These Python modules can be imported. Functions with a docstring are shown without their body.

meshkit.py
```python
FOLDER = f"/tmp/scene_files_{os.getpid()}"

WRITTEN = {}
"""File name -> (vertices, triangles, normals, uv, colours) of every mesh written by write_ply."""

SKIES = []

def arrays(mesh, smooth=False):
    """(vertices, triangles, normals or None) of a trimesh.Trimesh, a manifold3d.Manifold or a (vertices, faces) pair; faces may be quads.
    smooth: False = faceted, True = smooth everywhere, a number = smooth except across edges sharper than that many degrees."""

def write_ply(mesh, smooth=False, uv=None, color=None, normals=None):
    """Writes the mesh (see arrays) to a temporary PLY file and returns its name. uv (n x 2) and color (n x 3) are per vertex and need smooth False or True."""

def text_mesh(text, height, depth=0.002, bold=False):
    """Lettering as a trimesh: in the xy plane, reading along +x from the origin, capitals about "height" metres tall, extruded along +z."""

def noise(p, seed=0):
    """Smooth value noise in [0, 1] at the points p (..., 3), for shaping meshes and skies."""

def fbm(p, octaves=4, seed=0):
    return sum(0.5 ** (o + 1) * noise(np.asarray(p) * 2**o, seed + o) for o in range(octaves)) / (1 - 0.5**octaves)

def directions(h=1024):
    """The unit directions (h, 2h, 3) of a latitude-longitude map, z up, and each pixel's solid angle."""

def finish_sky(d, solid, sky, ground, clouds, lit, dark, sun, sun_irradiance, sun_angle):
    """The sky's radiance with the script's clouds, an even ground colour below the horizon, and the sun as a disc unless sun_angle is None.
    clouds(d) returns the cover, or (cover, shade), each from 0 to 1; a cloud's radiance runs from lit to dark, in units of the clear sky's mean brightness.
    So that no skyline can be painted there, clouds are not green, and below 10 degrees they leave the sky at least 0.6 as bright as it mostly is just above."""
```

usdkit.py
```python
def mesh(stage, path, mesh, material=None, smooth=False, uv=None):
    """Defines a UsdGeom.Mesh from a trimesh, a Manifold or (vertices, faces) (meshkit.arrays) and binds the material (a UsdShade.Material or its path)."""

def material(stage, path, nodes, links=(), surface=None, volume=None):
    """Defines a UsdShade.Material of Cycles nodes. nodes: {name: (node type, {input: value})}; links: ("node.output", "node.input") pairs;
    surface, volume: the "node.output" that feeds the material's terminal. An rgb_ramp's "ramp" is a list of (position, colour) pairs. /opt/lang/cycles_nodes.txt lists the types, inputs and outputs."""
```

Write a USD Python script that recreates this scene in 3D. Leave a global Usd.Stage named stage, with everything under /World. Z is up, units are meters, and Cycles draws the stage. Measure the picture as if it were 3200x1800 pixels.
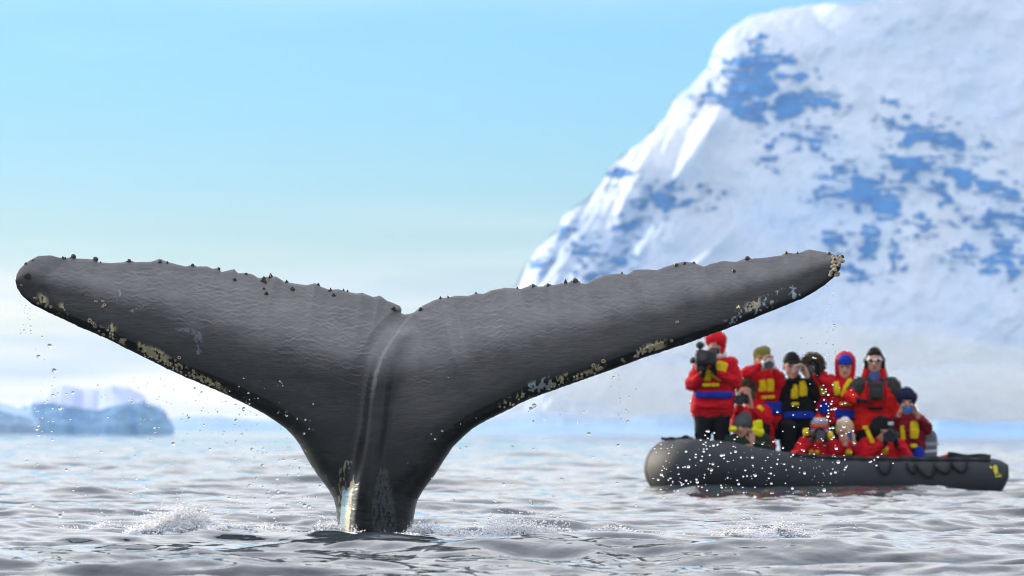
import math, numpy as np, trimesh, usdkit, meshkit
from meshkit import noise, fbm
from pxr import Usd, UsdGeom, UsdLux, UsdShade, Gf, Sdf, Vt
import shapely, shapely.geometry as sg
from scipy.spatial import Delaunay, cKDTree
import manifold3d as m3

stage = Usd.Stage.CreateInMemory()
UsdGeom.SetStageUpAxis(stage, UsdGeom.Tokens.z)
UsdGeom.SetStageMetersPerUnit(stage, 1.0)
W = UsdGeom.Xform.Define(stage, '/World')
stage.SetDefaultPrim(W.GetPrim())
UsdGeom.Scope.Define(stage, '/World/Looks')

# ------------------------------------------------------------------ camera
CAM_H, FOC, APER = 0.64, 200.0, 36.0
PITCH, ROLL = math.radians(1.459), math.radians(0.46)
YW = 33.8                      # distance of the whale
cam = UsdGeom.Camera.Define(stage, '/World/camera')
cam.CreateFocalLengthAttr(FOC); cam.CreateHorizontalApertureAttr(APER); cam.CreateVerticalApertureAttr(APER * 576 / 1024)
cam.CreateFStopAttr(5.6); cam.CreateFocusDistanceAttr(YW); cam.CreateClippingRangeAttr(Gf.Vec2f(0.5, 60000))
cam.CreateExposureAttr(0.38)
cp, sp, cr, sr = math.cos(PITCH), math.sin(PITCH), math.cos(ROLL), math.sin(ROLL)
FWD = np.array([0, cp, sp]); UP0 = np.array([0, -sp, cp]); RT0 = np.array([1.0, 0, 0])
RT = cr * RT0 + sr * UP0; UP = -sr * RT0 + cr * UP0
EYE = np.array([0, 0, CAM_H])
mat = Gf.Matrix4d(*RT, 0, *UP, 0, *(-FWD), 0, *EYE, 1)
cam.AddTransformOp().Set(mat)
FPX = 3200 * FOC / APER


def at(px, py, Y):
    """The point at distance Y (world y) that the photograph shows at its pixel (px, py) of 3200 x 1800."""
    d = FWD + (px - 1600) / FPX * RT + (900 - py) / FPX * UP
    return EYE + d * (Y / d[1])


def ats(pts, Y):
    return np.array([at(p[0], p[1], Y) for p in pts])


# ------------------------------------------------------------------ sky and sun
SUN_DIR = np.array([-0.78, 0.68, 0.27]); SUN_DIR /= np.linalg.norm(SUN_DIR)
SUN_EL = math.asin(SUN_DIR[2]); SUN_ROT = math.atan2(SUN_DIR[0], SUN_DIR[1])
sky = UsdLux.DomeLight.Define(stage, '/World/sky')
sky_mat = usdkit.material(stage, '/World/Looks/sky_look', {
    'tc': ('texture_coordinate', {}),
    'sky': ('sky_texture', {'sky_type': 'single_scattering', 'sun_disc': False, 'sun_elevation': SUN_EL, 'sun_rotation': SUN_ROT, 'air_density': 1.0, 'aerosol_density': 0.6, 'ozone_density': 1.6}),
    'tint': ('mix_color', {'blend_type': 'multiply', 'fac': 1.0, 'use_clamp': False}),
    # bluer upwards, paler and greener towards the sea
    'grad': ('rgb_ramp', {'ramp': [(0.0, (0.80, 0.96, 1.40)), (0.034, (0.68, 0.95, 1.46)), (0.052, (0.52, 0.90, 1.52)), (0.078, (0.42, 0.88, 1.56)), (1.0, (0.42, 0.86, 1.55))]}),
    'sep': ('separate_xyz', {}),
    # low bank of cloud along the horizon, its upper edge broken by stretched noise
    'mapl': ('mapping', {'scale': (9.0, 9.0, 90.0)}),
    'nl': ('noise_texture', {'scale': 1.0, 'detail': 4.0, 'roughness': 0.5}),
    'nl2': ('math', {'math_type': 'multiply_add', 'value2': 0.036, 'value3': -0.018}),
    'zl': ('math', {'math_type': 'add'}),
    'bank': ('map_range', {'range_type': 'smoothstep', 'from_min': 0.040, 'from_max': 0.010, 'to_min': 0.0, 'to_max': 1.0, 'clamp': True}),
    # broken clouds higher up
    'maph': ('mapping', {'scale': (2.0, 2.0, 4.0), 'location': (3.1, 0.4, 0.0)}),
    'nh': ('noise_texture', {'scale': 1.3, 'detail': 6.0, 'roughness': 0.55}),
    'ch': ('map_range', {'range_type': 'smoothstep', 'from_min': 0.28, 'from_max': 0.46, 'to_min': 0.66, 'to_max': 0.99, 'clamp': True}),
    'hz': ('map_range', {'range_type': 'smoothstep', 'from_min': 0.066, 'from_max': 0.115, 'to_min': 0.0, 'to_max': 1.0, 'clamp': True}),
    'chm': ('math', {'math_type': 'multiply'}),
    'cov': ('math', {'math_type': 'maximum'}),
    'ccol': ('rgb_ramp', {'ramp': [(0.0, (6.2, 6.8, 8.1)), (0.45, (8.9, 8.7, 9.0)), (1.0, (12.0, 10.6, 8.7))]}),
    'mapc': ('mapping', {'scale': (14.0, 14.0, 150.0), 'location': (1.7, 2.2, 0.3)}),
    'nc': ('noise_texture', {'scale': 1.0, 'detail': 3.0, 'roughness': 0.5}),
    'ncr': ('map_range', {'from_min': 0.3, 'from_max': 0.7, 'to_min': 0.0, 'to_max': 1.0, 'clamp': True}),
    'mix': ('mix_color', {'blend_type': 'mix', 'use_clamp': False}),
    # higher cloud, out of view, dimmed to darken the snow
    'hc': ('mix_color', {'blend_type': 'multiply', 'b': (0.68, 0.72, 0.80), 'use_clamp': False}),
    # unseen cloud on the sun's side, brightened so the water reflects more
    'dx': ('math', {'math_type': 'multiply', 'value2': float(SUN_DIR[0])}), 'dy': ('math', {'math_type': 'multiply_add', 'value2': float(SUN_DIR[1])}), 'dz': ('math', {'math_type': 'multiply_add', 'value2': float(SUN_DIR[2])}),
    'sf': ('map_range', {'range_type': 'smoothstep', 'from_min': -0.1, 'from_max': 0.95, 'to_min': 0.86, 'to_max': 1.60, 'clamp': True}),
    'sfm': ('mix_float', {'a': 1.0}),
    'ccm': ('mix_color', {'blend_type': 'multiply', 'fac': 1.0, 'use_clamp': False}),
    'hz2': ('map_range', {'range_type': 'smoothstep', 'from_min': 0.16, 'from_max': 0.55, 'to_min': 0.0, 'to_max': 1.0, 'clamp': True}),
    'bg': ('background_shader', {'strength': 0.10}),
}, [('sky.color', 'tint.a'), ('sep.z', 'grad.fac'), ('grad.color', 'tint.b'), ('tc.generated', 'sep.vector'), ('tc.generated', 'mapl.vector'), ('mapl.vector', 'nl.vector'), ('nl.fac', 'nl2.value1'),
    ('sep.z', 'zl.value1'), ('nl2.value', 'zl.value2'), ('zl.value', 'bank.value'), ('tc.generated', 'maph.vector'), ('maph.vector', 'nh.vector'),
    ('nh.fac', 'ch.value'), ('zl.value', 'hz.value'), ('ch.result', 'chm.value1'), ('hz.result', 'chm.value2'), ('chm.value', 'cov.value1'), ('bank.result', 'cov.value2'),
    ('tc.generated', 'mapc.vector'), ('mapc.vector', 'nc.vector'), ('nc.fac', 'ncr.value'), ('ncr.result', 'ccol.fac'),
    ('cov.value', 'mix.fac'), ('tint.result', 'mix.a'), ('hc.result', 'mix.b'), ('mix.result', 'bg.color'), ('sep.z', 'hz2.value'), ('hz2.result', 'hc.fac'), ('ccol.color', 'ccm.a'), ('sep.x', 'dx.value1'), ('sep.y', 'dy.value1'), ('dx.value', 'dy.value3'), ('sep.z', 'dz.value1'), ('dy.value', 'dz.value3'), ('dz.value', 'sf.value'), ('sf.result', 'sfm.b'), ('hz.result', 'sfm.fac'), ('sfm.result', 'ccm.b'), ('ccm.result', 'hc.a')], surface='bg.background')
UsdShade.MaterialBindingAPI.Apply(sky.GetPrim()).Bind(sky_mat)
sky.GetPrim().SetCustomDataByKey('kind', 'structure')
sun = UsdLux.DistantLight.Define(stage, '/World/sun')
sun.CreateIntensityAttr(1.15); sun.CreateAngleAttr(0.5); sun.CreateNormalizeAttr(True); sun.CreateColorAttr(Gf.Vec3f(1.0, 0.90, 0.72))
zax = SUN_DIR; xax = np.cross([0, 0, 1.0], zax); xax /= np.linalg.norm(xax); yax = np.cross(zax, xax)
sun.AddTransformOp().Set(Gf.Matrix4d(*xax, 0, *yax, 0, *zax, 0, 0, 0, 50, 1))

# ------------------------------------------------------------------ helpers
used = {}


def numbered(path):
    n = used.get(path, 0); used[path] = n + 1
    return path if n == 0 else f'{path}_{n:03d}'


def tag(p, label=None, category=None, group=None, kind=None):
    p = p.GetPrim() if hasattr(p, 'GetPrim') else p
    for k, v in (('label', label), ('category', category), ('group', group), ('kind', kind)):
        if v:
            p.SetCustomDataByKey(k, v)
    return p


def thing(name, label, category, loc=(0, 0, 0), rotz=0.0, group=None):
    x = UsdGeom.Xform.Define(stage, numbered('/World/' + name))
    x.AddTranslateOp().Set(Gf.Vec3d(*map(float, loc)))
    if rotz:
        x.AddRotateZOp().Set(float(rotz))
    tag(x, label, category, group)
    return x


def obj(name, mesh, material, parent=None, smooth=35, label=None, off=None):
    path = numbered((str(parent.GetPath()) if parent is not None else '/World') + '/' + name)
    v, f, n = meshkit.arrays(mesh, smooth)
    if off is not None:
        v = v - np.asarray(off)
    m = UsdGeom.Mesh.Define(stage, path)
    m.CreatePointsAttr(Vt.Vec3fArray.FromNumpy(v.astype(np.float32)))
    m.CreateFaceVertexCountsAttr(Vt.IntArray.FromNumpy(np.full(len(f), 3, np.int32)))
    m.CreateFaceVertexIndicesAttr(Vt.IntArray.FromNumpy(f.astype(np.int32).ravel()))
    m.CreateSubdivisionSchemeAttr('none')
    if n is not None:
        m.CreateNormalsAttr(Vt.Vec3fArray.FromNumpy(n.astype(np.float32))); m.SetNormalsInterpolation('vertex')
    if material is not None:
        UsdShade.MaterialBindingAPI.Apply(m.GetPrim()).Bind(material)
    if label:
        tag(m, label)
    return m


def primvar(m, name, arr):
    arr = np.asarray(arr, np.float32)
    if arr.ndim == 1:
        UsdGeom.PrimvarsAPI(m).CreatePrimvar(name, Sdf.ValueTypeNames.FloatArray, 'vertex').Set(Vt.FloatArray.FromNumpy(arr))
    else:
        UsdGeom.PrimvarsAPI(m).CreatePrimvar(name, Sdf.ValueTypeNames.Color3fArray, 'vertex').Set(Vt.Vec3fArray.FromNumpy(arr))


def look(name, color, rough=0.6, noise_amt=0.15, scale=12.0, bump=0.0, bump_scale=60.0, metallic=0.0, spec=0.5, **extra):
    """Plain procedural material: one colour with some mottling and fine relief."""
    c = np.array(color, float)
    nodes = {
        'tc': ('texture_coordinate', {}),
        'n': ('noise_texture', {'scale': scale, 'detail': 4.0, 'roughness': 0.6}),
        'r': ('rgb_ramp', {'ramp': [(0.25, tuple(c * (1 - noise_amt))), (0.75, tuple(np.minimum(c * (1 + noise_amt), 1)))]}),
        'p': ('principled_bsdf', {'roughness': rough, 'metallic': metallic, 'specular_ior_level': spec, **extra}),
    }
    links = [('tc.object', 'n.vector'), ('n.fac', 'r.fac'), ('r.color', 'p.base_color')]
    if bump:
        nodes['bn'] = ('noise_texture', {'scale': bump_scale, 'detail': 5.0, 'roughness': 0.6})
        nodes['b'] = ('bump', {'strength': bump, 'distance': 0.02})
        links += [('tc.object', 'bn.vector'), ('bn.fac', 'b.height'), ('b.normal', 'p.normal')]
    return usdkit.material(stage, '/World/Looks/' + name, nodes, links, surface='p.BSDF')


def smoothstep(a, b, x):
    t = np.clip((x - a) / (b - a), 0, 1)
    return t * t * (3 - 2 * t)


def interp_line(pts, z):
    """x of a polyline (px, py list) at rows z."""
    p = np.array(pts, float); o = np.argsort(p[:, 1])
    return np.interp(z, p[o, 1], p[o, 0])


# ------------------------------------------------------------------ water
def wave_height(x, y, dmin):
    """Heights of the sea at (x, y); waves shorter than about three times the local mesh step dmin are left out."""
    r = np.random.default_rng(11)
    z = np.zeros_like(x)
    wx = x + 0.25 * (fbm(np.stack([x * 0.5, y * 0.5, 0 * x], -1), 3, 5) - 0.5)
    wy = y + 0.5 * (fbm(np.stack([x * 0.4, y * 0.4, 0 * x + 7], -1), 3, 9) - 0.5)
    grp = 0.6 + 0.8 * fbm(np.stack([x * 0.22, y * 0.16, 0 * x + 3], -1), 3, 21)
    for k in range(104):
        long_ = k % 8 == 0
        lam = 2.2 * (7.0 / 2.2) ** r.random() if long_ else 0.21 * (2.2 / 0.21) ** r.random()
        ang = r.normal(0, 0.66) + 1.72
        amp = (0.0030 * lam ** 0.95 if long_ else 0.0022 * lam ** 0.88) * (0.5 + r.random())
        ph = r.random() * 2 * np.pi
        kk = 2 * np.pi / lam
        s = np.sin(kk * (math.cos(ang) * wx + math.sin(ang) * wy) + ph)
        fade = smoothstep(2.2, 5.0, lam / dmin)
        s = s + 0.33 * (s * s - 0.5) * 2      # sharper crests, flatter troughs
        z += amp * s * fade * (grp if lam < 2.5 else 1)
    # short steep wavelets with sharp crests
    for fx, fy_, am, sd, lam in ((1.5, 2.5, 0.026, 1, 0.5), (3.1, 4.6, 0.012, 2, 0.26), (6.0, 8.0, 0.005, 3, 0.14)):
        n_ = noise(np.stack([(wx + 0.35 * wy) * fx, (wy - 0.1 * wx) * fy_, 0 * x + 2.7 * sd], -1), 50 + sd)
        z += am * ((1 - np.abs(2 * n_ - 1)) ** 2 - 0.35) * smoothstep(2.2, 5.0, lam / dmin) * grp
    return z


_c = np.linspace(-0.145, 0.145, 640)
_o = 0.145 + np.geomspace(0.003, math.pi - 0.145, 56)
ang = np.concatenate([-_o[::-1], _c, _o])
rr = [24.0]
while rr[-1] < 26000:
    r_ = rr[-1]
    rr.append(r_ + (0.05 if r_ < 42 else 0.05 + (r_ - 42) * 0.0022 if r_ < 420 else r_ * 0.012 if r_ < 3000 else r_ * 0.06))
rr = np.concatenate([[0.5, 2, 5, 9, 13, 17, 20, 22], rr])
A, R = np.meshgrid(ang, rr)
X, Y = R * np.sin(A), R * np.cos(A)
da = np.gradient(ang); dr = np.gradient(rr)
# (the centre of the rings is the point of the sea under the camera)
dmin = np.maximum(R * np.abs(da)[None, :], 0.75 * dr[:, None])
Z = wave_height(X, Y, dmin)
Z += 0.035 * np.exp(-((X - 0.5 * 0) ** 2 / 0.9 + (Y - 33.0) ** 2 / 0.5)) * 0
HZ = (X, Y, Z)
nr, na = X.shape
iv = np.arange(nr * na).reshape(nr, na)
q = np.stack([iv[:-1, :-1], iv[:-1, 1:], iv[1:, 1:], iv[1:, :-1]], -1).reshape(-1, 4)
q = q[:, ::-1]
water_mat = usdkit.material(stage, '/World/Looks/sea_water', {
    'g': ('geometry', {}),
    'mp': ('mapping', {'scale': (2.2, 1.2, 1.0)}),
    'n': ('noise_texture', {'scale': 2.0, 'detail': 4.0, 'roughness': 0.55, 'distortion': 0.4}),
    'b': ('bump', {'strength': 0.25, 'distance': 0.02}),
    'mp2': ('mapping', {'scale': (0.9, 0.34, 1.0)}),
    'n2': ('noise_texture', {'scale': 1.0, 'detail': 5.0, 'roughness': 0.6, 'distortion': 0.3}),
    'b2': ('bump', {'strength': 0.35, 'distance': 0.10}),
    'p': ('principled_bsdf', {'base_color': (0.022, 0.030, 0.034), 'roughness': 0.05, 'ior': 1.333, 'specular_ior_level': 0.5}),
}, [('g.position', 'mp.vector'), ('mp.vector', 'n.vector'), ('n.fac', 'b.height'), ('g.position', 'mp2.vector'), ('mp2.vector', 'n2.vector'), ('n2.fac', 'b2.height'), ('b2.normal', 'b.normal'), ('b.normal', 'p.normal')], surface='p.BSDF')
sea = obj('sea', (np.stack([X, Y, Z], -1).reshape(-1, 3), q), water_mat, smooth=True)
tag(sea, 'grey rippled sea reaching to the horizon', kind='structure')

# ------------------------------------------------------------------ snow mountain
YM = 3600.0
SIL = [(1560, 930), (1614, 890), (1641, 828), (1683, 766), (1738, 718), (1759, 669), (1835, 614), (1876, 573), (1897, 524), (1945, 476), (2014, 421), (2076, 359), (2104, 297), (2152, 255),
       (2207, 200), (2221, 152), (2242, 110), (2283, 69), (2345, 34), (2428, 14), (2531, 0), (2700, -14), (2950, -30), (3200, -34), (3500, 10), (3900, 160), (4400, 420), (5200, 800), (6000, 1120), (6400, 1340)]
SIL = [(1120, 1338), (1250, 1230), (1400, 1075)] + SIL
MU = YM / FPX                        # metres per photograph pixel at the mountain


def mtn_u(px):
    return (np.asarray(px, float) - 1600) * MU


def mtn_z(py):
    return (1350 - np.asarray(py, float)) * MU


R8 = [
    [(940, 260), (990, 250), (1060, 240), (1080, 200), (1110, 165), (1125, 225), (1200, 215), (1285, 255), (1175, 272), (1130, 320), (1180, 340), (1170, 400), (1140, 420), (1150, 470), (1130, 530), (1060, 525), (1000, 490), (970, 460), (900, 450), (830, 458), (870, 408), (910, 398), (960, 420), (975, 380), (950, 320)],
    [(1180, 430), (1230, 415), (1310, 398), (1400, 408), (1440, 430), (1485, 472), (1400, 460), (1330, 470), (1290, 500), (1240, 528), (1190, 512), (1168, 470)],
    [(1250, 590), (1320, 568), (1400, 578), (1422, 610), (1390, 652), (1350, 656), (1330, 612), (1270, 602)],
    [(1150, 640), (1190, 610), (1180, 680), (1165, 732), (1138, 700)], [(1180, 668), (1380, 662), (1380, 680), (1180, 685)], [(1190, 315), (1340, 318), (1340, 332), (1190, 330)],
    [(1675, 515), (1760, 540), (1900, 543), (1990, 570), (2050, 630), (2062, 695), (2010, 682), (1990, 640), (1930, 642), (1880, 600), (1800, 640), (1760, 622), (1800, 580), (1720, 560)],
    [(1685, 678), (1760, 672), (1850, 678), (1925, 700), (1900, 742), (1840, 762), (1790, 802), (1740, 822), (1760, 762), (1720, 710)],
    [(1540, 735), (1590, 790), (1680, 800), (1730, 850), (1752, 900), (1740, 962), (1650, 962), (1610, 900), (1540, 890), (1480, 882), (1420, 862), (1380, 895), (1355, 865), (1390, 820), (1470, 850), (1530, 830)],
    [(1408, 1040), (1480, 1035), (1502, 1080), (1490, 1145), (1450, 1112), (1413, 1102)], [(1590, 988), (1650, 1000), (1662, 1060), (1620, 1145), (1568, 1145), (1600, 1070)], [(1505, 1175), (1590, 1200), (1592, 1245), (1540, 1222)],
    [(2100, 798), (2200, 798), (2300, 850), (2250, 872), (2180, 852), (2110, 842)], [(1860, 830), (1940, 798), (1992, 885), (1920, 862)], [(2130, 950), (2200, 932), (2318, 958), (2318, 985), (2220, 975), (2160, 1012), (2120, 1012)],
    [(2120, 1160), (2200, 1128), (2318, 1150), (2318, 1182), (2220, 1162)], [(2025, 948), (2085, 948), (2072, 984), (2032, 978)], [(1468, 718), (1512, 740), (1436, 752)],
    [(620, 870), (720, 815), (742, 860), (702, 945), (650, 912)], [(545, 935), (600, 878), (612, 920), (560, 942)], [(488, 1012), (602, 968), (560, 1012), (510, 1055)], [(415, 782), (470, 768), (525, 790), (470, 802), (425, 832)],
    [(268, 1098), (330, 1112), (385, 1098), (360, 1162), (330, 1205), (290, 1152)], [(328, 1230), (402, 1208), (392, 1265), (328, 1265)], [(428, 1152), (525, 1108), (522, 1182), (460, 1182)], [(75, 1185), (130, 1148), (152, 1180), (90, 1212)],
    [(205, 1022), (252, 1008), (230, 1065)], [(1718, 1048), (1742, 1080), (1732, 1195), (1712, 1195)], [(1830, 940), (1900, 980), (1860, 1030), (1845, 1000)], [(760, 895), (805, 893), (800, 912), (755, 910)], [(850, 850), (885, 865), (875, 880), (852, 872)],
    [(2120, 610), (2180, 640), (2120, 650)], [(1950, 720), (2050, 740), (2080, 800), (2050, 840), (2010, 790), (1960, 760)], [(1680, 425), (1760, 430), (1740, 445), (1660, 440)], [(2180, 1010), (2260, 1080), (2300, 1200), (2270, 1240), (2230, 1150), (2190, 1080)],
    [(1960, 1110), (2060, 1130), (2010, 1145)], [(905, 880), (940, 882), (925, 895)],
]
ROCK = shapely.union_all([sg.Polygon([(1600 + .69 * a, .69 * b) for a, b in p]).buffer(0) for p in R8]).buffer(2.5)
gx = np.concatenate([np.arange(1130, 3300, 4.0), np.arange(3310, 6400, 30.0)])
silx = np.array([p[0] for p in SIL], float); sily = np.array([p[1] for p in SIL], float)
gt = np.linspace(0, 1, 330)
PX, T = np.meshgrid(gx, gt)
topy = np.interp(gx, silx, sily) + 16 * (fbm(np.stack([gx / 34, 0 * gx, 0 * gx], -1), 4, 3) - 0.5) * smoothstep(2700, 2400, gx)
PY = 1352 + (topy[None, :] - 1352) * T
# distance (photograph pixels) to the skyline, for the rounding of the crest
line = sg.LineString(SIL[:24])
dist = shapely.distance(line, shapely.points(PX, PY))
fall = np.stack([(PX * 0.86 + PY * 0.5) / 62, (PY * 0.86 - PX * 0.5) / 330, 0 * PX], -1)
ribs = fbm(fall, 5, 31) - 0.5
lump = fbm(np.stack([PX / 150, PY / 120, 0 * PX + 4], -1), 5, 8) - 0.5
left = smoothstep(2500, 1900, PX)
rib_w = 0.25 + 0.75 * np.exp(-dist / 170.0)
wob = 46 * (fbm(np.stack([PX / 24, PY / 15, 0 * PX], -1), 5, 77) - 0.5)
wob2 = 34 * (fbm(np.stack([PX / 28, PY / 12, 0 * PX + 50], -1), 5, 78) - 0.5)
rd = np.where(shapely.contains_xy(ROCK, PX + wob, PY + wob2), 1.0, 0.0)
# streaks of snow lying on ledges in the rock
ledge = fbm(np.stack([PX / 60, PY / 7.5, 0 * PX], -1), 3, 90)
# scattered smaller outcrops round the big ones
nearr = smoothstep(70, 8, shapely.distance(ROCK, shapely.points(PX, PY)))
speck = fbm(np.stack([PX / 26, PY / 11, 0 * PX + 8], -1), 4, 93)
rd = np.maximum(rd, smoothstep(0.60, 0.66, speck) * nearr)
rd = rd * (1 - 0.9 * smoothstep(0.58, 0.66, ledge))
hz_m = mtn_z(PY)
# sunlit spurs that run down the face: their left flanks catch the light
rib2 = 0
for (ax, ay), (bx, by), wd, am in (((2265, 318), (2115, 535), 30, 26), ((2312, 680), (2120, 880), 46, 34), ((2040, 450), (1960, 560), 22, 12), ((1955, 585), (1930, 680), 16, 10)):
    L_ = math.hypot(bx - ax, by - ay); ux, uy = (bx - ax) / L_, (by - ay) / L_
    tt = ((PX - ax) * ux + (PY - ay) * uy) / L_
    dd = (PX - ax) * uy - (PY - ay) * ux          # across the spur, positive towards the right
    dd = dd * (1 if uy > 0 else -1)
    rib2 = rib2 + am * np.where(dd < 0, smoothstep(-wd, 0, dd), np.exp(-np.maximum(dd, 0) / (2.6 * wd))) * smoothstep(-0.15, 0.35, tt) * smoothstep(1.3, 0.8, tt)
depth = YM + 0.95 * hz_m + 62 * np.exp(-dist / 45.0) + 60 * np.exp(-np.maximum(PX - 1560, 0) / 190.0) - 52 * ribs * rib_w * (0.15 + left) - (24 + 12 * left) * lump - 2.0 * rd - rib2
xs = mtn_u(PX) * (depth / YM)
P = np.stack([xs, depth, hz_m * depth / YM], -1)
# the far side falls away behind the skyline
back = P[-1:].copy(); nb = 14
bk = np.concatenate([back + np.array([0, 1, 0]) * (k / nb) * 900 - np.array([0, 0, 1]) * (k / nb) ** 1.6 * np.maximum(back[..., 2:3], 0) for k in range(1, nb + 1)])
P = np.concatenate([P, bk]); rd = np.concatenate([rd, np.zeros(bk.shape[:2])])
nr, na = P.shape[:2]
iv = np.arange(nr * na).reshape(nr, na)
q = np.stack([iv[:-1, :-1], iv[:-1, 1:], iv[1:, 1:], iv[1:, :-1]], -1).reshape(-1, 4)
snow_mat = usdkit.material(stage, '/World/Looks/snow_and_rock', {
    'a': ('attribute', {'attribute': 'rock'}),
    'g': ('geometry', {}),
    'n': ('noise_texture', {'scale': 0.05, 'detail': 6.0, 'roughness': 0.65}),
    'ma': ('math', {'math_type': 'multiply_add', 'value2': 0.5, 'value3': -0.22}),
    'ad': ('math', {'math_type': 'add', 'use_clamp': True}),
    's': ('map_range', {'range_type': 'smoothstep', 'from_min': 0.3, 'from_max': 0.7, 'clamp': True}),
    'snow': ('rgb_ramp', {'ramp': [(0.3, (0.57, 0.68, 0.91)), (0.5, (0.71, 0.77, 0.91)), (0.72, (0.82, 0.84, 0.91))]}),  # blue of the shaded face mixed into the snow colour
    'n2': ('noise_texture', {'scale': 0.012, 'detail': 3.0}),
    'hazy_rock': ('rgb_ramp', {'ramp': [(0.3, (0.006, 0.10, 0.44)), (0.7, (0.04, 0.25, 0.68))]}),  # blue of the haze painted into the rock colour
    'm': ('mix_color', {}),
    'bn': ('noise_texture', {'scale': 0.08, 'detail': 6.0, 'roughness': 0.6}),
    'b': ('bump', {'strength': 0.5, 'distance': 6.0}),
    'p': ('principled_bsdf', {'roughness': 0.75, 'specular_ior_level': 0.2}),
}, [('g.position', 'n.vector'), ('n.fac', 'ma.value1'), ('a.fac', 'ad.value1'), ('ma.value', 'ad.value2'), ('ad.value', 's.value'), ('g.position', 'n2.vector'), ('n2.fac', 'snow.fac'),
    ('n.fac', 'hazy_rock.fac'), ('s.result', 'm.fac'), ('snow.color', 'm.a'), ('hazy_rock.color', 'm.b'), ('m.result', 'p.base_color'), ('g.position', 'bn.vector'), ('bn.fac', 'b.height'), ('b.normal', 'p.normal')], surface='p.BSDF')
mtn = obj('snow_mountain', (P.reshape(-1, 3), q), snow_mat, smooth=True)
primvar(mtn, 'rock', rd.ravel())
tag(mtn, 'steep snow covered mountain with haze blue painted into its rock bands behind the boat', kind='structure')

# haze
HD = 8.0e-5
hz = trimesh.creation.box([16000, 8600, 700]); hz.apply_translation([0, 8600 / 2 - 3000, 700 / 2 - 2])
haze_mat = usdkit.material(stage, '/World/Looks/haze_air', {'v': ('principled_volume', {'color': (0.40, 0.71, 1.0), 'density': HD, 'anisotropy': 0.1})}, volume='v.volume')
hzo = obj('haze', hz, haze_mat, smooth=False)
tag(hzo, 'pale blue sea haze', kind='stuff')
# ------------------------------------------------------------------ whale tail
TRAIL = [(48, 877), (51, 859), (60, 842), (77, 825), (94, 813), (119, 805), (159, 800), (184, 804), (206, 806), (222, 803), (229, 797), (236, 806), (288, 810), (298, 807), (308, 817), (348, 820), (388, 818), (402, 813), (422, 818), (472, 817), (499, 811), (522, 818), (556, 826), (581, 831), (601, 827), (615, 832),
         (645, 833), (665, 839), (682, 838), (692, 847), (732, 843), (744, 852), (769, 853), (789, 857), (809, 866), (839, 864), (864, 866), (888, 878), (918, 884), (958, 890), (985, 887), (1003, 895), (1028, 903), (1057, 904), (1082, 910), (1112, 916), (1132, 916), (1167, 928), (1187, 928), (1211, 940), (1236, 949), (1251, 957), (1256, 968), (1253, 977),
         (1262, 982), (1276, 981), (1288, 978), (1295, 975), (1305, 966), (1320, 955), (1355, 941), (1377, 933), (1399, 930), (1424, 925), (1464, 923), (1486, 917), (1511, 917), (1533, 909), (1578, 900), (1628, 900), (1648, 895), (1665, 888), (1682, 894), (1697, 893), (1712, 886), (1727, 890), (1752, 885), (1777, 882), (1797, 871), (1817, 883), (1832, 883), (1856, 872), (1886, 862), (1906, 858),
         (1945, 854), (1960, 856), (1982, 845), (2019, 842), (2054, 842), (2075, 835), (2113, 824), (2137, 819), (2168, 822), (2200, 830), (2221, 824), (2259, 816), (2299, 816), (2321, 810), (2336, 802), (2349, 808), (2405, 802), (2442, 797), (2454, 791), (2492, 791), (2526, 782), (2560, 786), (2597, 794), (2619, 800), (2629, 810)]
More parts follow.
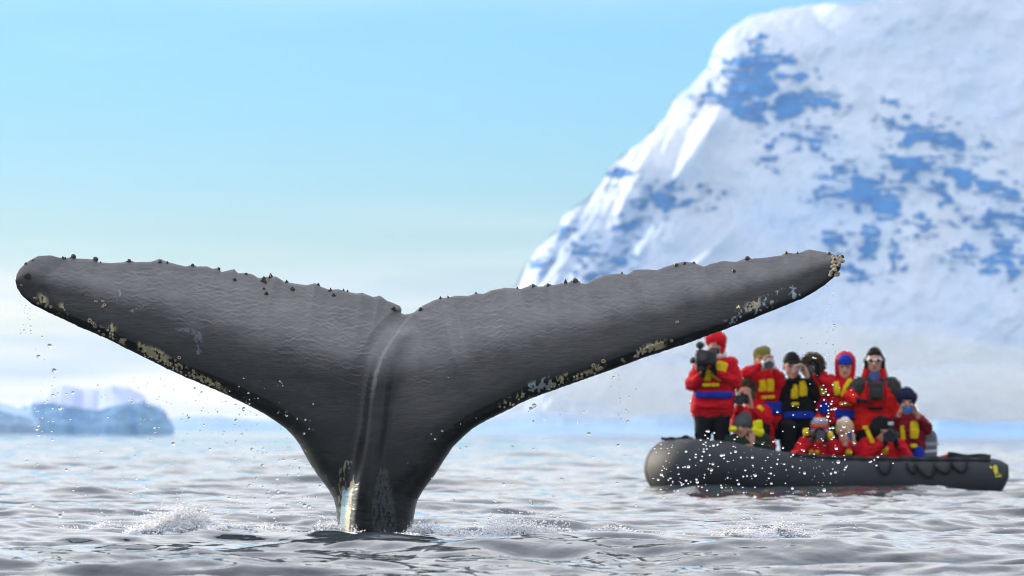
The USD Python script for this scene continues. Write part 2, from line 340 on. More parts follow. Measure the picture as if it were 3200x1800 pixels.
LEAD_R = [(2629, 822), (2626, 840), (2615, 856), (2603, 868), (2578, 890), (2541, 914), (2504, 934), (2448, 957), (2386, 982), (2308, 1013), (2231, 1041), (2150, 1072), (2081, 1095), (2013, 1117), (1960, 1137), (1920, 1152), (1826, 1185), (1752, 1211), (1653, 1246), (1566, 1291), (1516, 1315), (1479, 1338), (1451, 1362), (1416, 1396), (1393, 1430), (1357, 1487), (1322, 1533), (1305, 1563), (1298, 1590), (1293, 1620), (1289, 1655), (1287, 1680), (1286, 1760), (1288, 1900)]
LEAD_L = [(1052, 1900), (1058, 1760), (1061, 1680), (1053, 1626), (1050, 1586), (1041, 1555), (1028, 1532), (991, 1483), (974, 1458), (952, 1420), (937, 1391), (917, 1364), (897, 1342), (862, 1317), (823, 1291), (778, 1268), (728, 1243), (694, 1227), (629, 1199), (579, 1178), (517, 1150), (480, 1131), (457, 1120), (397, 1090), (323, 1053), (248, 1021), (199, 998), (149, 975), (99, 950), (70, 925), (53, 899), (48, 877)]
MW = YW / FPX                      # metres per photograph pixel at the whale


def densify(pts, step):
    ls = sg.LineString(pts); n = max(2, int(ls.length / step))
    return np.array([ls.interpolate(d).coords[0] for d in np.linspace(0, ls.length, n)])


TRA = np.array(TRAIL, float)
ker = np.exp(-((TRA[:, 0][:, None] - TRA[:, 0][None]) / 45.0) ** 2); ker /= ker.sum(1, keepdims=True)
keepm = (np.abs(TRA[:, 0] - 1270) > 70) & (TRA[:, 0] > 110) & (TRA[:, 0] < 2600)
TRA[:, 1] += np.where(keepm, 0.55 * (TRA[:, 1] - ker @ TRA[:, 1]), 0)      # the scalloped edge a little more pronounced
TRAIL = [tuple(a) for a in TRA]
tr = densify(TRAIL, 3.0); lr = densify(LEAD_R, 4.0); ll = densify(LEAD_L, 4.0)
# little irregularities of the scarred leading edge
for arr in (lr, ll):
    arr[:, 1] += 5.0 * np.maximum(fbm(np.stack([arr[:, 0] / 9, arr[:, 0] * 0, arr[:, 0] * 0], -1), 3, 4) - 0.52, 0) * (arr[:, 1] < 1350)
outline = np.concatenate([tr[:-1], lr[:-1], densify([LEAD_R[-1], LEAD_L[0]], 6)[:-1], ll[:-1]])
poly = sg.Polygon(outline)
g = 2.7
gx_, gy_ = np.meshgrid(np.arange(40, 2640, g), np.arange(770, 1900, g))
gx_ = gx_ + (np.arange(gx_.shape[0])[:, None] % 2) * g / 2
pin = np.stack([gx_.ravel(), gy_.ravel()], 1)
ins = shapely.contains_xy(poly.buffer(-2.8), pin[:, 0], pin[:, 1])
rim = [densify(list(poly.buffer(-d).exterior.coords if poly.buffer(-d).geom_type == 'Polygon' else max(poly.buffer(-d).geoms, key=lambda a: a.area).exterior.coords), 3.2) for d in (0.5, 1.4)]
nb_ = len(outline)
pts = np.concatenate([outline, pin[ins]] + [r[:-1] for r in rim])
tri = Delaunay(pts).simplices
cen = pts[tri].mean(1)
tri = tri[shapely.contains_xy(poly, cen[:, 0], cen[:, 1])]
e1, e2 = pts[tri[:, 1]] - pts[tri[:, 0]], pts[tri[:, 2]] - pts[tri[:, 0]]
cr_ = e1[:, 0] * e2[:, 1] - e1[:, 1] * e2[:, 0]
tri = tri[np.abs(cr_) > 1e-3]; cr_ = cr_[np.abs(cr_) > 1e-3]
tri[cr_ < 0] = tri[cr_ < 0][:, ::-1]
px, py = pts[:, 0], pts[:, 1]
sp_ = shapely.points(px, py)
dL = np.minimum(shapely.distance(sg.LineString(LEAD_L), sp_), shapely.distance(sg.LineString(LEAD_R), sp_)) * MW
dT = shapely.distance(sg.LineString(TRAIL), sp_) * MW
c = dL / (dL + dT + 1e-6)
ped = smoothstep(1180, 1560, py)                     # 1 on the tail stock
span = np.clip(np.abs(px - 1190) / 1400, 0, 1)
Tm = (0.125 * (1 - span) ** 0.8 + 0.022) * (1 - ped) + 0.27 * ped
Rr = (0.16 * (1 - 0.55 * span)) * (1 - ped) + 0.23 * ped
fL = np.sqrt(np.clip(1 - (1 - np.clip(dL / Rr, 0, 1)) ** 2, 0, 1))
gT = 0.10 + 0.90 * smoothstep(0.0, 0.55, dT)
eT = np.sqrt(np.clip(1 - (1 - np.clip(dT / 0.02, 0, 1)) ** 2, 0, 1))
half = Tm * fL * gT * eT
half[:nb_] = 0
# the flukes lean back towards the trailing edge and their tips curl a little away
zl = (1180 - py) * MW
bend = 1.04 * np.clip((c - 0.10) / 0.90, 0, 1) ** 1.25 * np.clip(dL + dT, 0, 0.75) * (1 - ped) - 0.05 * span ** 1.6 + 0.04
# keel ridge down the middle of the stock
RIDGE = [(1290, 960), (1262, 1000), (1222, 1065), (1196, 1120), (1176, 1220), (1163, 1340), (1140, 1470), (1118, 1600), (1108, 1700), (1100, 1900)]
rx = interp_line(RIDGE, py)
dx = (px - rx) * MW
ramp = smoothstep(990, 1130, py)
side = np.where(dx < 0, 0.055, 0.085)
ridge = 0.105 * ramp * np.exp(-(np.abs(dx) / side) ** 2.4) + 0.05 * smoothstep(970, 1060, py) * np.exp(-(dx / 0.12) ** 2) * smoothstep(1320, 1150, py)
groove = -0.022 * smoothstep(1180, 1260, py) * smoothstep(1480, 1330, py) * np.exp(-((dx - 0.095) / 0.03) ** 2) - 0.006 * ramp * np.exp(-((dx + 0.10) / 0.04) ** 2)
und = 0.020 * (fbm(np.stack([px / 150, py / 70, 0 * px], -1), 5, 12) - 0.5) * np.clip(dL / 0.05, 0, 1) * np.clip(dT / 0.08, 0, 1)
# skin wrinkles: thin wavy creases that run along the flukes
slant = np.where(px < 1230, 0.10, -0.19)
qy = py - (px - 1230) * slant * -1.0
wmask = smoothstep(0.36, 0.56, c) * smoothstep(0.985, 0.90, c) * smoothstep(0.015, 0.10, np.abs(px - 1235) / 1000) * smoothstep(0.99, 0.86, span)
kt = cKDTree(np.stack([px, py], 1)); crease = np.zeros(len(px)); rcz = np.random.default_rng(19)
cands = np.flatnonzero(wmask > 0.35)
for k in range(430):
    i = rcz.choice(cands); x0, y0 = px[i], py[i]
    L = rcz.uniform(22, 85); sl = (0.10 if x0 < 1230 else -0.19) + rcz.normal(0, 0.06)
    near_ = np.array(kt.query_ball_point([x0, y0], L + 14))
    ux = px[near_] - x0
    yl = y0 + sl * ux + 5.5 * np.sin(ux / rcz.uniform(9, 16) + rcz.uniform(0, 6)) * rcz.uniform(.3, 1) + 3 * np.sin(ux / 6.0 + k)
    dv = py[near_] - yl
    e_ = smoothstep(L, L * .5, np.abs(ux)) * rcz.uniform(0.5, 1.0)
    prof = 0.0050 * np.exp(-(dv / 2.4) ** 2) - 0.0034 * np.exp(-((dv + 5.5) / 4.0) ** 2)
    crease[near_] += prof * e_ * wmask[near_]
crease = 0.66 * np.clip(crease, -0.007, 0.009)
yf = bend - half - (ridge + groove) * np.clip(half / 0.03, 0, 1) - (und + crease) * np.clip(half / 0.012, 0, 1)
yb = bend + half
X3 = ats(np.stack([px, py], 1), YW)


def place(yoff):
    p = X3.copy(); p[:, 1] += yoff
    s = p[:, 1:2] / YW
    p[:, 0:1] *= s; p[:, 2:3] = CAM_H + (p[:, 2:3] - CAM_H) * s
    return p


F = place(yf); B = place(yb)
nP = len(px)
remap = np.arange(nP) + nP; remap[:nb_] = np.arange(nb_)
allv = np.concatenate([F, B])
fb = remap[tri][:, ::-1]
# pixel y runs down, so the triangles facing the camera are counted the other way round
faces = np.concatenate([tri, fb])
tm = trimesh.Trimesh(allv, faces, process=False)
fr = tm.face_normals[:len(tri)]
if np.mean(fr[:, 1]) > 0:
    faces = faces[:, ::-1]
keep = np.zeros(len(allv), bool); keep[faces.ravel()] = True
idx = np.cumsum(keep) - 1
# pigment: scars and pale growth along the leading edges, streaks at the foot of the ridge, a painted wet highlight along it
pig = np.zeros((nP, 3)); wgt = np.zeros(nP)
n1 = 0.65 * fbm(np.stack([px / 7, py / 10, 0 * px], -1), 4, 60) + 0.35 * fbm(np.stack([px / 34, py / 30, 0 * px + 5], -1), 2, 63); n2 = fbm(np.stack([px / 60, py / 60, 0 * px], -1), 3, 61); n3 = fbm(np.stack([px / 5, py / 14, 0 * px], -1), 3, 62)
dLp = dL / MW


def paint(mask, col):
    m_ = np.clip(mask, 0, 1)[:, None]
    pig[:] = pig * (1 - m_) + np.array(col) * m_
    wgt[:] = np.maximum(wgt, np.clip(mask, 0, 1))


def along(x0, x1, lo, hi, thr, col, left, soft=0.05):
    m_ = smoothstep(thr, thr + soft, n1) * smoothstep(lo - 4, lo, dLp) * smoothstep(hi + 12, hi - 6, dLp) * smoothstep(x0 - 15, x0 + 15, px) * smoothstep(x1 + 15, x1 - 15, px) * ((py > 800) & (c < 0.5))
    paint(m_, col)


CRM, BLU, PNK = (0.34, 0.31, 0.19), (0.22, 0.27, 0.30), (0.20, 0.16, 0.13)
along(60, 430, 6, 26, 0.62, CRM, True); along(60, 300, 3, 16, 0.60, PNK, True)
along(120, 150, 10, 40, 0.44, CRM, True); along(185, 212, 10, 42, 0.44, CRM, True); along(335, 362, 10, 48, 0.46, CRM, True); along(270, 300, 18, 36, 0.55, BLU, True)
along(425, 590, 12, 34, 0.47, CRM, True); along(470, 520, 14, 40, 0.42, CRM, True); along(590, 690, 8, 24, 0.50, CRM, True); along(690, 790, 5, 16, 0.55, CRM, True)
along(1560, 1660, 8, 30, 0.53, CRM, False); along(1640, 1780, 8, 34, 0.52, CRM, False); along(1640, 1720, 10, 44, 0.52, BLU, False); along(1780, 1850, 8, 22, 0.48, CRM, False)
along(1840, 1890, 10, 26, 0.44, CRM, False); along(1980, 2080, 10, 34, 0.45, CRM, False); along(2250, 2300, 8, 22, 0.52, BLU, False)
along(2330, 2380, 26, 52, 0.46, CRM, False); along(2290, 2520, 10, 40, 0.58, BLU, False); along(2380, 2480, 26, 52, 0.55, BLU, False)


def patch(pl, col, warp=4.0, thr=0.0, nn=None, soft=2.5):
    d = shapely.distance(sg.Polygon(pl), shapely.points(px + warp * 2 * (n3 - 0.5), py + 30 * (n1 - 0.5)))
    m_ = smoothstep(soft, 0, d)
    if nn is not None:
        m_ = m_ * smoothstep(thr, thr + 0.12, nn)
    paint(m_, col)


patch([(1171, 1690), (1168, 1600), (1178, 1520), (1190, 1470), (1205, 1470), (1222, 1530), (1232, 1610), (1236, 1700)], (0.042, 0.049, 0.052), 10, 0.30, n3, 14)
patch([(1066, 1470), (1085, 1440), (1100, 1440), (1082, 1500), (1078, 1540), (1066, 1600), (1058, 1640), (1054, 1600)], (0.17, 0.17, 0.13), 6, 0.42, n3, 6)
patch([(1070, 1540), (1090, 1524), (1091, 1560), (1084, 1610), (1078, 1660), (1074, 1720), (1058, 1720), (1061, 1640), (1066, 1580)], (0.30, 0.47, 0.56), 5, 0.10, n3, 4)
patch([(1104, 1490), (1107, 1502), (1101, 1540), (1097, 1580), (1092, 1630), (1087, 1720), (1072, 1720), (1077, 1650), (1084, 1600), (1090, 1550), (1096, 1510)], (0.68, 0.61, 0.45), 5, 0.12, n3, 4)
patch([(552, 1033), (590, 1029), (617, 1036), (628, 1045), (630, 1080), (622, 1112), (615, 1110), (616, 1075), (606, 1060), (614, 1044), (580, 1038)], (0.070, 0.073, 0.092), 4, 0.34, n1, 6)
patch([(405, 973), (440, 960), (452, 964), (410, 978)], (0.14, 0.14, 0.15), 3, 0.42, n1)
patch([(1196, 1108), (1216, 1118), (1222, 1130), (1210, 1135), (1200, 1125)], (0.14, 0.155, 0.17), 3, 0.4, n1)
patch([(366, 905), (382, 905), (380, 950), (366, 950)], (0.20, 0.20, 0.22), 3, 0.45, n3)
patch([(2300, 955), (2308, 960), (2312, 966), (2302, 962)], (0.75, 0.68, 0.25), 1)
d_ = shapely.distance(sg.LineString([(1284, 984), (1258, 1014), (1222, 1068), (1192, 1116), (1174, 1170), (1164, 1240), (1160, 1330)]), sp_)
paint(0.85 * smoothstep(11, 3, d_ + 7 * (n3 - 0.5) + 5 * (n1 - 0.5)) * smoothstep(1320, 1130, py) * smoothstep(0.18, 0.5, n3 + 0.5 * n1), (0.23, 0.23, 0.24))  # wet highlight painted along the ridge as pale colour
skin_mat = usdkit.material(stage, '/World/Looks/whale_skin', {
    'pg': ('attribute', {'attribute': 'pigment_and_sheen'}), 'pw': ('attribute', {'attribute': 'pigment_sheen_amount'}), 'th': ('attribute', {'attribute': 'sheen_paleness'}),
    'g': ('geometry', {}),
    'n': ('noise_texture', {'scale': 7.0, 'detail': 6.0, 'roughness': 0.65}),
    'base': ('rgb_ramp', {'ramp': [(0.25, (0.008, 0.0088, 0.0092)), (0.55, (0.012, 0.0128, 0.0135)), (0.8, (0.021, 0.0215, 0.022))]}),
    'pale': ('rgb_ramp', {'ramp': [(0.25, (0.118, 0.116, 0.121)), (0.8, (0.198, 0.195, 0.202))]}),
    'm0': ('mix_color', {}),
    'm': ('mix_color', {}),
    'mp': ('mapping', {'scale': (9.0, 9.0, 46.0)}),
    'w': ('noise_texture', {'scale': 1.0, 'detail': 4.0, 'roughness': 0.6, 'distortion': 0.6}),
    'fine': ('noise_texture', {'scale': 90.0, 'detail': 4.0, 'roughness': 0.6}),
    'fm': ('math', {'math_type': 'multiply_add', 'value2': 0.25}),
    'b': ('bump', {'strength': 0.30, 'distance': 0.012}),
    'rr': ('map_range', {'from_min': 0.3, 'from_max': 0.7, 'to_min': 0.30, 'to_max': 0.46, 'clamp': True}),
    'p': ('principled_bsdf', {'specular_ior_level': 0.26, 'ior': 1.4, 'coat_weight': 0.32, 'coat_roughness': 0.12, 'coat_ior': 1.33}),
}, [('g.position', 'n.vector'), ('n.fac', 'base.fac'), ('n.fac', 'pale.fac'), ('th.fac', 'm0.fac'), ('base.color', 'm0.a'), ('pale.color', 'm0.b'), ('pw.fac', 'm.fac'), ('m0.result', 'm.a'), ('pg.color', 'm.b'), ('m.result', 'p.base_color'),
    ('g.position', 'mp.vector'), ('mp.vector', 'w.vector'), ('g.position', 'fine.vector'), ('fine.fac', 'fm.value1'), ('w.fac', 'fm.value3'), ('fm.value', 'b.height'), ('b.normal', 'p.normal'), ('b.normal', 'p.coat_normal'),
    ('n.fac', 'rr.value'), ('rr.result', 'p.roughness')], surface='p.BSDF')
WB = at(1175, 1680, YW); WB[2] = 0
whale = thing('whale', 'dark grey humpback whale tail raised upright out of the sea', 'whale', WB)
skin = obj('tail_flukes', (allv[keep], idx[faces]), skin_mat, whale, smooth=True, off=WB)
two = lambda a: np.concatenate([a, a])[keep]
primvar(skin, 'pigment_and_sheen', two(pig)); primvar(skin, 'pigment_sheen_amount', two(wgt))
pale = smoothstep(0.40, 0.74, c + 0.05 * (n2 - 0.5) * 2) * (1 - smoothstep(1080, 1220, py) * smoothstep(0.42, 0.1, np.abs(px - 1190) / 700))  # sky sheen painted as lighter skin towards the trailing edge
primvar(skin, 'sheen_paleness', two(pale))
kd = cKDTree(np.stack([px, py], 1))
vn = trimesh.Trimesh(allv, faces, process=False).vertex_normals


def on_skin(x, y):
    i = kd.query([x, y])[1]
    return F[i], vn[i]


def lookat_z(n):
    n = n / np.linalg.norm(n); a = np.cross(n, [0.3, 0.1, 1.0]); a /= np.linalg.norm(a); b = np.cross(n, a)
    M = np.eye(4); M[:3, 0], M[:3, 1], M[:3, 2] = a, b, n
    return M


dark_barn = look('dark_barnacle', (0.035, 0.022, 0.018), 0.55, 0.4, 60)
pale_barn = look('pale_barnacle', (0.46, 0.40, 0.30), 0.7, 0.35, 80, 0.4, 120)
ring_barn = look('ring_barnacle', (0.33, 0.27, 0.20), 0.7, 0.4, 90)
rb = np.random.default_rng(5)
SPIKES = [(732, 875, 9), (824, 869, 9), (819, 879, 9), (828, 884, 10), (844, 861, 9), (843, 868, 8), (896, 882, 8), (914, 905, 11), (825, 902, 6), (833, 919, 9), (995, 889, 7), (1031, 907, 9), (1044, 923, 8), (1074, 906, 6), (1085, 908, 5), (1230, 967, 9), (1316, 968, 9), (1377, 932, 6), (1400, 928, 6), (1487, 914, 5), (1615, 898, 6), (1766, 884, 10),
          (1945, 852, 5), (2140, 823, 7), (2168, 822, 6), (2293, 848, 8), (2456, 792, 7), (2492, 791, 5), (2592, 793, 6), (86, 862, 11), (80, 864, 8), (94, 864, 8), (196, 804, 7), (204, 806, 6), (102, 813, 5), (82, 823, 6), (314, 821, 4), (523, 822, 6), (258, 921, 4)]
for x, y, r in SPIKES:
    p, n = on_skin(x, y)
    r = r * MW
    m = trimesh.creation.cone(radius=r, height=r * 1.5, sections=7)
    m.vertices[:, :2] *= 1 + 0.35 * (rb.random((len(m.vertices), 1)) - 0.5)
    m.vertices += rb.normal(0, r * 0.10, m.vertices.shape)
    dirn = 0.5 * n + np.array([0, -0.3, 0.6]); m.apply_transform(lookat_z(dirn)); m.apply_translation(p - dirn * r * 0.25)
    obj('barnacle', m, dark_barn, whale, smooth=False, off=WB)
# knob-shaped lumps on the edge
for x, y, r in [(229, 803, 9), (298, 812, 9), (402, 817, 7), (499, 817, 7), (601, 830, 6), (1797, 878, 9), (2336, 808, 8), (2113, 829, 7), (1665, 893, 6), (1712, 891, 6), (682, 841, 6), (769, 856, 5)]:
    p, n = on_skin(x, y)
    m = trimesh.creation.icosphere(2, r * MW); m.vertices *= 1 + 0.2 * (noise(m.vertices / (r * MW) * 1.3 + x, 3)[:, None] - 0.5); m.apply_translation(p)
    obj('edge_knob', m, look('knob_%d' % x, (0.05, 0.045, 0.045), 0.5, 0.3, 30), whale, smooth=True, off=WB)
RINGS = [(300, 942, 6), (320, 944, 6), (327, 953, 6), (322, 960, 5), (281, 1002, 7), (290, 1010, 6), (323, 1046, 6), (561, 1118, 6), (556, 1139, 6), (604, 1160, 5), (608, 1164, 4), (638, 1178, 3), (649, 1182, 3), (620, 1180, 3), (684, 1203, 5), (686, 1212, 5), (2117, 1008, 6), (2100, 1064, 5), (1855, 1143, 6), (1886, 1128, 7), (1945, 1124, 5), (1950, 1130, 5), (1816, 1180, 5), (2040, 1090, 4), (118, 948, 4), (158, 958, 5), (66, 890, 4), (310, 1036, 4)]
for x, y, r in RINGS:
    p, n = on_skin(x, y); r = r * MW
    m = trimesh.creation.torus(r * 0.72, r * 0.32, major_sections=12, minor_sections=6)
    m.vertices[:, 1] *= 0.8 + 0.3 * rb.random(); m.vertices *= 1 + 0.15 * (rb.random((len(m.vertices), 1)) - 0.5)
    m.apply_transform(lookat_z(n)); m.apply_translation(p + n * r * 0.15)
    obj('ring_barnacle', m, ring_barn, whale, smooth=True, off=WB)
# clusters of barnacles along the pale growth and on the right tip
CL = [(475, 1118, 28, 12, 16), (520, 1142, 30, 12, 16), (575, 1166, 30, 8, 10), (640, 1192, 35, 8, 10), (1600, 1270, 24, 12, 8), (1735, 1205, 30, 10, 12), (1868, 1158, 18, 9, 8), (2010, 1103, 34, 9, 18), (1800, 1186, 20, 8, 6), (345, 1048, 10, 10, 7), (2355, 958, 16, 12, 9)]
for cx, cy, w_, h_, n_ in CL:
    sl = -0.45 if cx > 1230 else 0.45
    for k in range(n_):
        a_ = rb.uniform(-1, 1); x = cx + a_ * w_; y = cy + a_ * w_ * sl + rb.uniform(-1, 1) * h_ - 4
        if not poly.contains(sg.Point(x, y + 4)):
            continue
        p, n = on_skin(x, y); r = rb.uniform(2.2, 4.6) * MW
        m = trimesh.creation.cylinder(r, r * 1.2, sections=8); m.vertices[m.vertices[:, 2] > 0, :2] *= 0.55
        m.vertices += rb.normal(0, r * 0.12, m.vertices.shape)
        m.apply_transform(lookat_z(n)); m.apply_translation(p + n * r * 0.3)
        obj('small_barnacle', m, pale_barn, whale, smooth=False, off=WB)
for k in range(46):
    t_ = rb.random(); x = 2612 - 10 * t_ + rb.normal(0, 9) + 8 * (1 - abs(t_ - .3)); y = 800 + 58 * t_ + rb.normal(0, 4)
    p, n = on_skin(min(x, 2626), y)
    p = p + RT * max(0, x - 2626) * MW
    r = rb.uniform(4, 7.5) * MW
    m = trimesh.creation.icosphere(1, r); m.vertices[:, 2] *= 1.3; m.vertices *= 1 + 0.3 * (rb.random((len(m.vertices), 1)) - 0.5)
    m.apply_transform(lookat_z(n + np.array([0.4, -0.4, 0]))); m.apply_translation(p + n * r * 0.5 + np.array([0, -0.006, 0]))
    obj('tip_barnacle', m, dark_barn if (k % 6 == 0 or y < 803) else pale_barn, whale, smooth=False, off=WB)
LOWCLOUD = True
# ------------------------------------------------------------------ far shores, icebergs and low cloud
def ridge(name, pts, Y, mat_, label, depth=700.0, seed=1, rough=0.10):
    """A far snow slope with the skyline pts (photograph pixels), rising from the sea at distance Y."""
    p = np.array(pts, float); xx = np.arange(p[0, 0], p[-1, 0], 5.0)
    top = np.interp(xx, p[:, 0], p[:, 1])
    n_ = 40; t = np.concatenate([np.linspace(0, 1, n_), 1 + np.linspace(0.1, 1, 8)])
    S, TT = np.meshgrid(xx, t)
    h = (1352 - top)[None, :] / FPX * Y
    z = np.where(TT <= 1, TT, 2 - TT) * h
    amp = h * rough * 4
    nz = fbm(np.stack([S / 40, TT * 3, 0 * S], -1), 4, seed) - 0.5
    y = Y + np.minimum(TT, 1) * depth * 0.5 + np.maximum(TT - 1, 0) * depth + nz * amp * 3
    z = z + nz * amp * np.sin(np.pi * np.clip(TT / 2, 0, 1)) * 0.5
    x = (S - 1600) / FPX * y
    P_ = np.stack([x, y, z * y / Y - 0.5], -1)
    a_, b_ = P_.shape[:2]; iv_ = np.arange(a_ * b_).reshape(a_, b_)
    qq = np.stack([iv_[:-1, :-1], iv_[:-1, 1:], iv_[1:, 1:], iv_[1:, :-1]], -1).reshape(-1, 4)
    o = obj(name, (P_.reshape(-1, 3), qq), mat_, smooth=True)
    return tag(o, label, kind='structure')


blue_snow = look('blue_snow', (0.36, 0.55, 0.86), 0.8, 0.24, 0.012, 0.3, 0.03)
blue_ice2 = look('deep_blue_ice', (0.26, 0.46, 0.84), 0.8, 0.25, 0.014, 0.3, 0.03)  # deeper blue ice for the cliffs on the right
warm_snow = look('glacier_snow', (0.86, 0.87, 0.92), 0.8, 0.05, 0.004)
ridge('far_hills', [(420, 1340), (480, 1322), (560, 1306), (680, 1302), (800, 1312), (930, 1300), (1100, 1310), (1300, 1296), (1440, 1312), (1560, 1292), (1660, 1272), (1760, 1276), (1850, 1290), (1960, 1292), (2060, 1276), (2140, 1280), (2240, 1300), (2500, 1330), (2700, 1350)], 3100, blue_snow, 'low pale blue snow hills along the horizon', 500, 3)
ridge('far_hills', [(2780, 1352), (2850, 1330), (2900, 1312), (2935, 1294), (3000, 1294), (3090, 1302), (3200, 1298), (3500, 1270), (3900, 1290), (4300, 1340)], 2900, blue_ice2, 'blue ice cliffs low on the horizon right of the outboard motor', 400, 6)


def iceberg(name, xs_, edge, skyl, Y, mats, label, dback, seed):
    """edge: top of the cliff facing us; skyl: skyline of the plateau behind it (photograph pixels at the columns xs_)."""
    xx = np.arange(xs_[0], xs_[-1] + 1, 2.0)
    e = np.interp(xx, xs_, edge); s_ = np.minimum(np.interp(xx, xs_, skyl), e - 0.5)
    base = 1342 + (xx - 100) * 0.008
    rough_ = 5 * (fbm(np.stack([xx / 30, 0 * xx, 0 * xx], -1), 4, seed) - 0.5)
    u = (xx - xx[0]) / (xx[-1] - xx[0])
    bulge = -10 * np.sin(np.pi * u) ** 0.6 + 4 * (fbm(np.stack([xx / 60, 0 * xx, 0 * xx + 3], -1), 3, seed) - 0.5)
    rows = []
    for t in np.linspace(0, 1, 16):
        rows.append((base + (e - base) * t, Y + bulge + 1.2 * t + 0.9 * (fbm(np.stack([xx / 24, 0 * xx + t * 5, 0 * xx], -1), 4, seed + 2) - 0.5)))
    for t in np.linspace(0, 1, 12)[1:]:
        rows.append((e + (s_ - e) * t + 2.5 * (fbm(np.stack([xx / 25, 0 * xx + t * 3, 0 * xx], -1), 3, seed + 4) - 0.5) * math.sin(math.pi * t), Y + bulge + 1.2 + dback * t))
    for t in np.linspace(0, 1, 5)[1:]:
        rows.append((s_ + (base - s_) * t, Y + bulge + 1.2 + dback + 6 * t))
    P_ = []
    for j, (yy, dd) in enumerate(rows):
        z = (1348 - yy) / FPX * dd + CAM_H
        z = np.where(j == 0, -0.6, z) if j == 0 else z
        P_.append(np.stack([(xx - 1600) / FPX * dd, dd, z - 0.0], -1))
    P_ = np.array(P_); a_, b_ = P_.shape[:2]; iv_ = np.arange(a_ * b_).reshape(a_, b_)
    cl, pl = [], []
    qq = np.stack([iv_[:-1, :-1], iv_[:-1, 1:], iv_[1:, 1:], iv_[1:, :-1]], -1)
    v = P_.reshape(-1, 3)
    loc = v[:, :].mean(0) * [1, 1, 0]
    t_ = thing(name, label, 'iceberg', loc)
    v1, v2 = v[:16 * b_], v[15 * b_:]
    obj('ice_cliff', (v1, qq[:15].reshape(-1, 4)), mats[0], t_, smooth=True, off=loc)
    obj('snow_top', (v2, qq[15:].reshape(-1, 4) - 15 * b_), mats[1], t_, smooth=True, off=loc)
    return t_


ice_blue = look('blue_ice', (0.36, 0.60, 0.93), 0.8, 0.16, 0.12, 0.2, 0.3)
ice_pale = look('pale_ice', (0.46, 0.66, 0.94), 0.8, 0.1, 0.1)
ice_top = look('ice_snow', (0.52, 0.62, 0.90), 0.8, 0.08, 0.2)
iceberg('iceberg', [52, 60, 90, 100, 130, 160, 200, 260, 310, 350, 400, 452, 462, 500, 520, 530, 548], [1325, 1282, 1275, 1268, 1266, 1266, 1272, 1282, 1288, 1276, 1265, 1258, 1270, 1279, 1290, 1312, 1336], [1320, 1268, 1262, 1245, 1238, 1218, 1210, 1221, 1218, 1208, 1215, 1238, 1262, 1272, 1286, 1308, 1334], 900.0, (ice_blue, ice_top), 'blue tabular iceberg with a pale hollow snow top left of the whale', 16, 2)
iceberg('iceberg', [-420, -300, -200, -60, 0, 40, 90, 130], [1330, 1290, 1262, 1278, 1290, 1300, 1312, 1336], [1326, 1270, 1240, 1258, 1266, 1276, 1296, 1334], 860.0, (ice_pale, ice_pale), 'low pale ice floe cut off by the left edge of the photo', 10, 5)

# banks of low cloud lying before the mountain's foot
cloud_mat = usdkit.material(stage, '/World/Looks/low_cloud_air', {'v': ('principled_volume', {'color': (0.97, 0.98, 1.0), 'density': 0.0042, 'anisotropy': 0.6}), }, volume='v.volume')
blobs = []
for cx, cy, hw, hh, Y, dd in ((1900, 1250, 760, 150, 3350, 120), (2500, 1180, 900, 170, 3380, 110), (3150, 1240, 520, 110, 3300, 120), (1500, 1300, 500, 70, 3300, 90)):
    m = trimesh.creation.icosphere(4, 1.0)
    m.vertices *= 1 + 0.22 * (fbm(m.vertices * [2.5, 1, 2] + cx, 4, 5)[:, None] - 0.5)
    c0 = at(cx, cy, Y)
    m.vertices *= [hw / FPX * Y, dd, hh / FPX * Y]; m.vertices += c0
    m.vertices[:, 2] = np.maximum(m.vertices[:, 2], 2.0)
    blobs.append(m)
if LOWCLOUD:
    lc = obj('low_cloud', trimesh.util.concatenate(blobs), cloud_mat, smooth=False)
    tag(lc, 'white bank of low cloud before the foot of the mountain', kind='stuff')

# ------------------------------------------------------------------ broken water round the whale and spray in the air
rs = np.random.default_rng(8)
ico0, ico1 = trimesh.creation.icosphere(1, 1.0), trimesh.creation.icosphere(2, 1.0)


def beads(centres, radii, unit, stretch=None):
    n_ = len(centres); v = unit.vertices[None] * np.asarray(radii)[:, None, None]
    if stretch is not None:
        v = v * stretch[:, None, :]
    v = v + np.asarray(centres)[:, None, :]
    f = unit.faces[None] + (np.arange(n_) * len(unit.vertices))[:, None, None]
    return trimesh.Trimesh(v.reshape(-1, 3), f.reshape(-1, 3), process=False)


def sea_z(x, y):
    i = np.clip(np.searchsorted(rr, np.hypot(x, y)), 1, len(rr) - 1); j = np.clip(np.searchsorted(ang, np.arctan2(x, y)), 1, len(ang) - 1)
    return HZ[2][i, j]


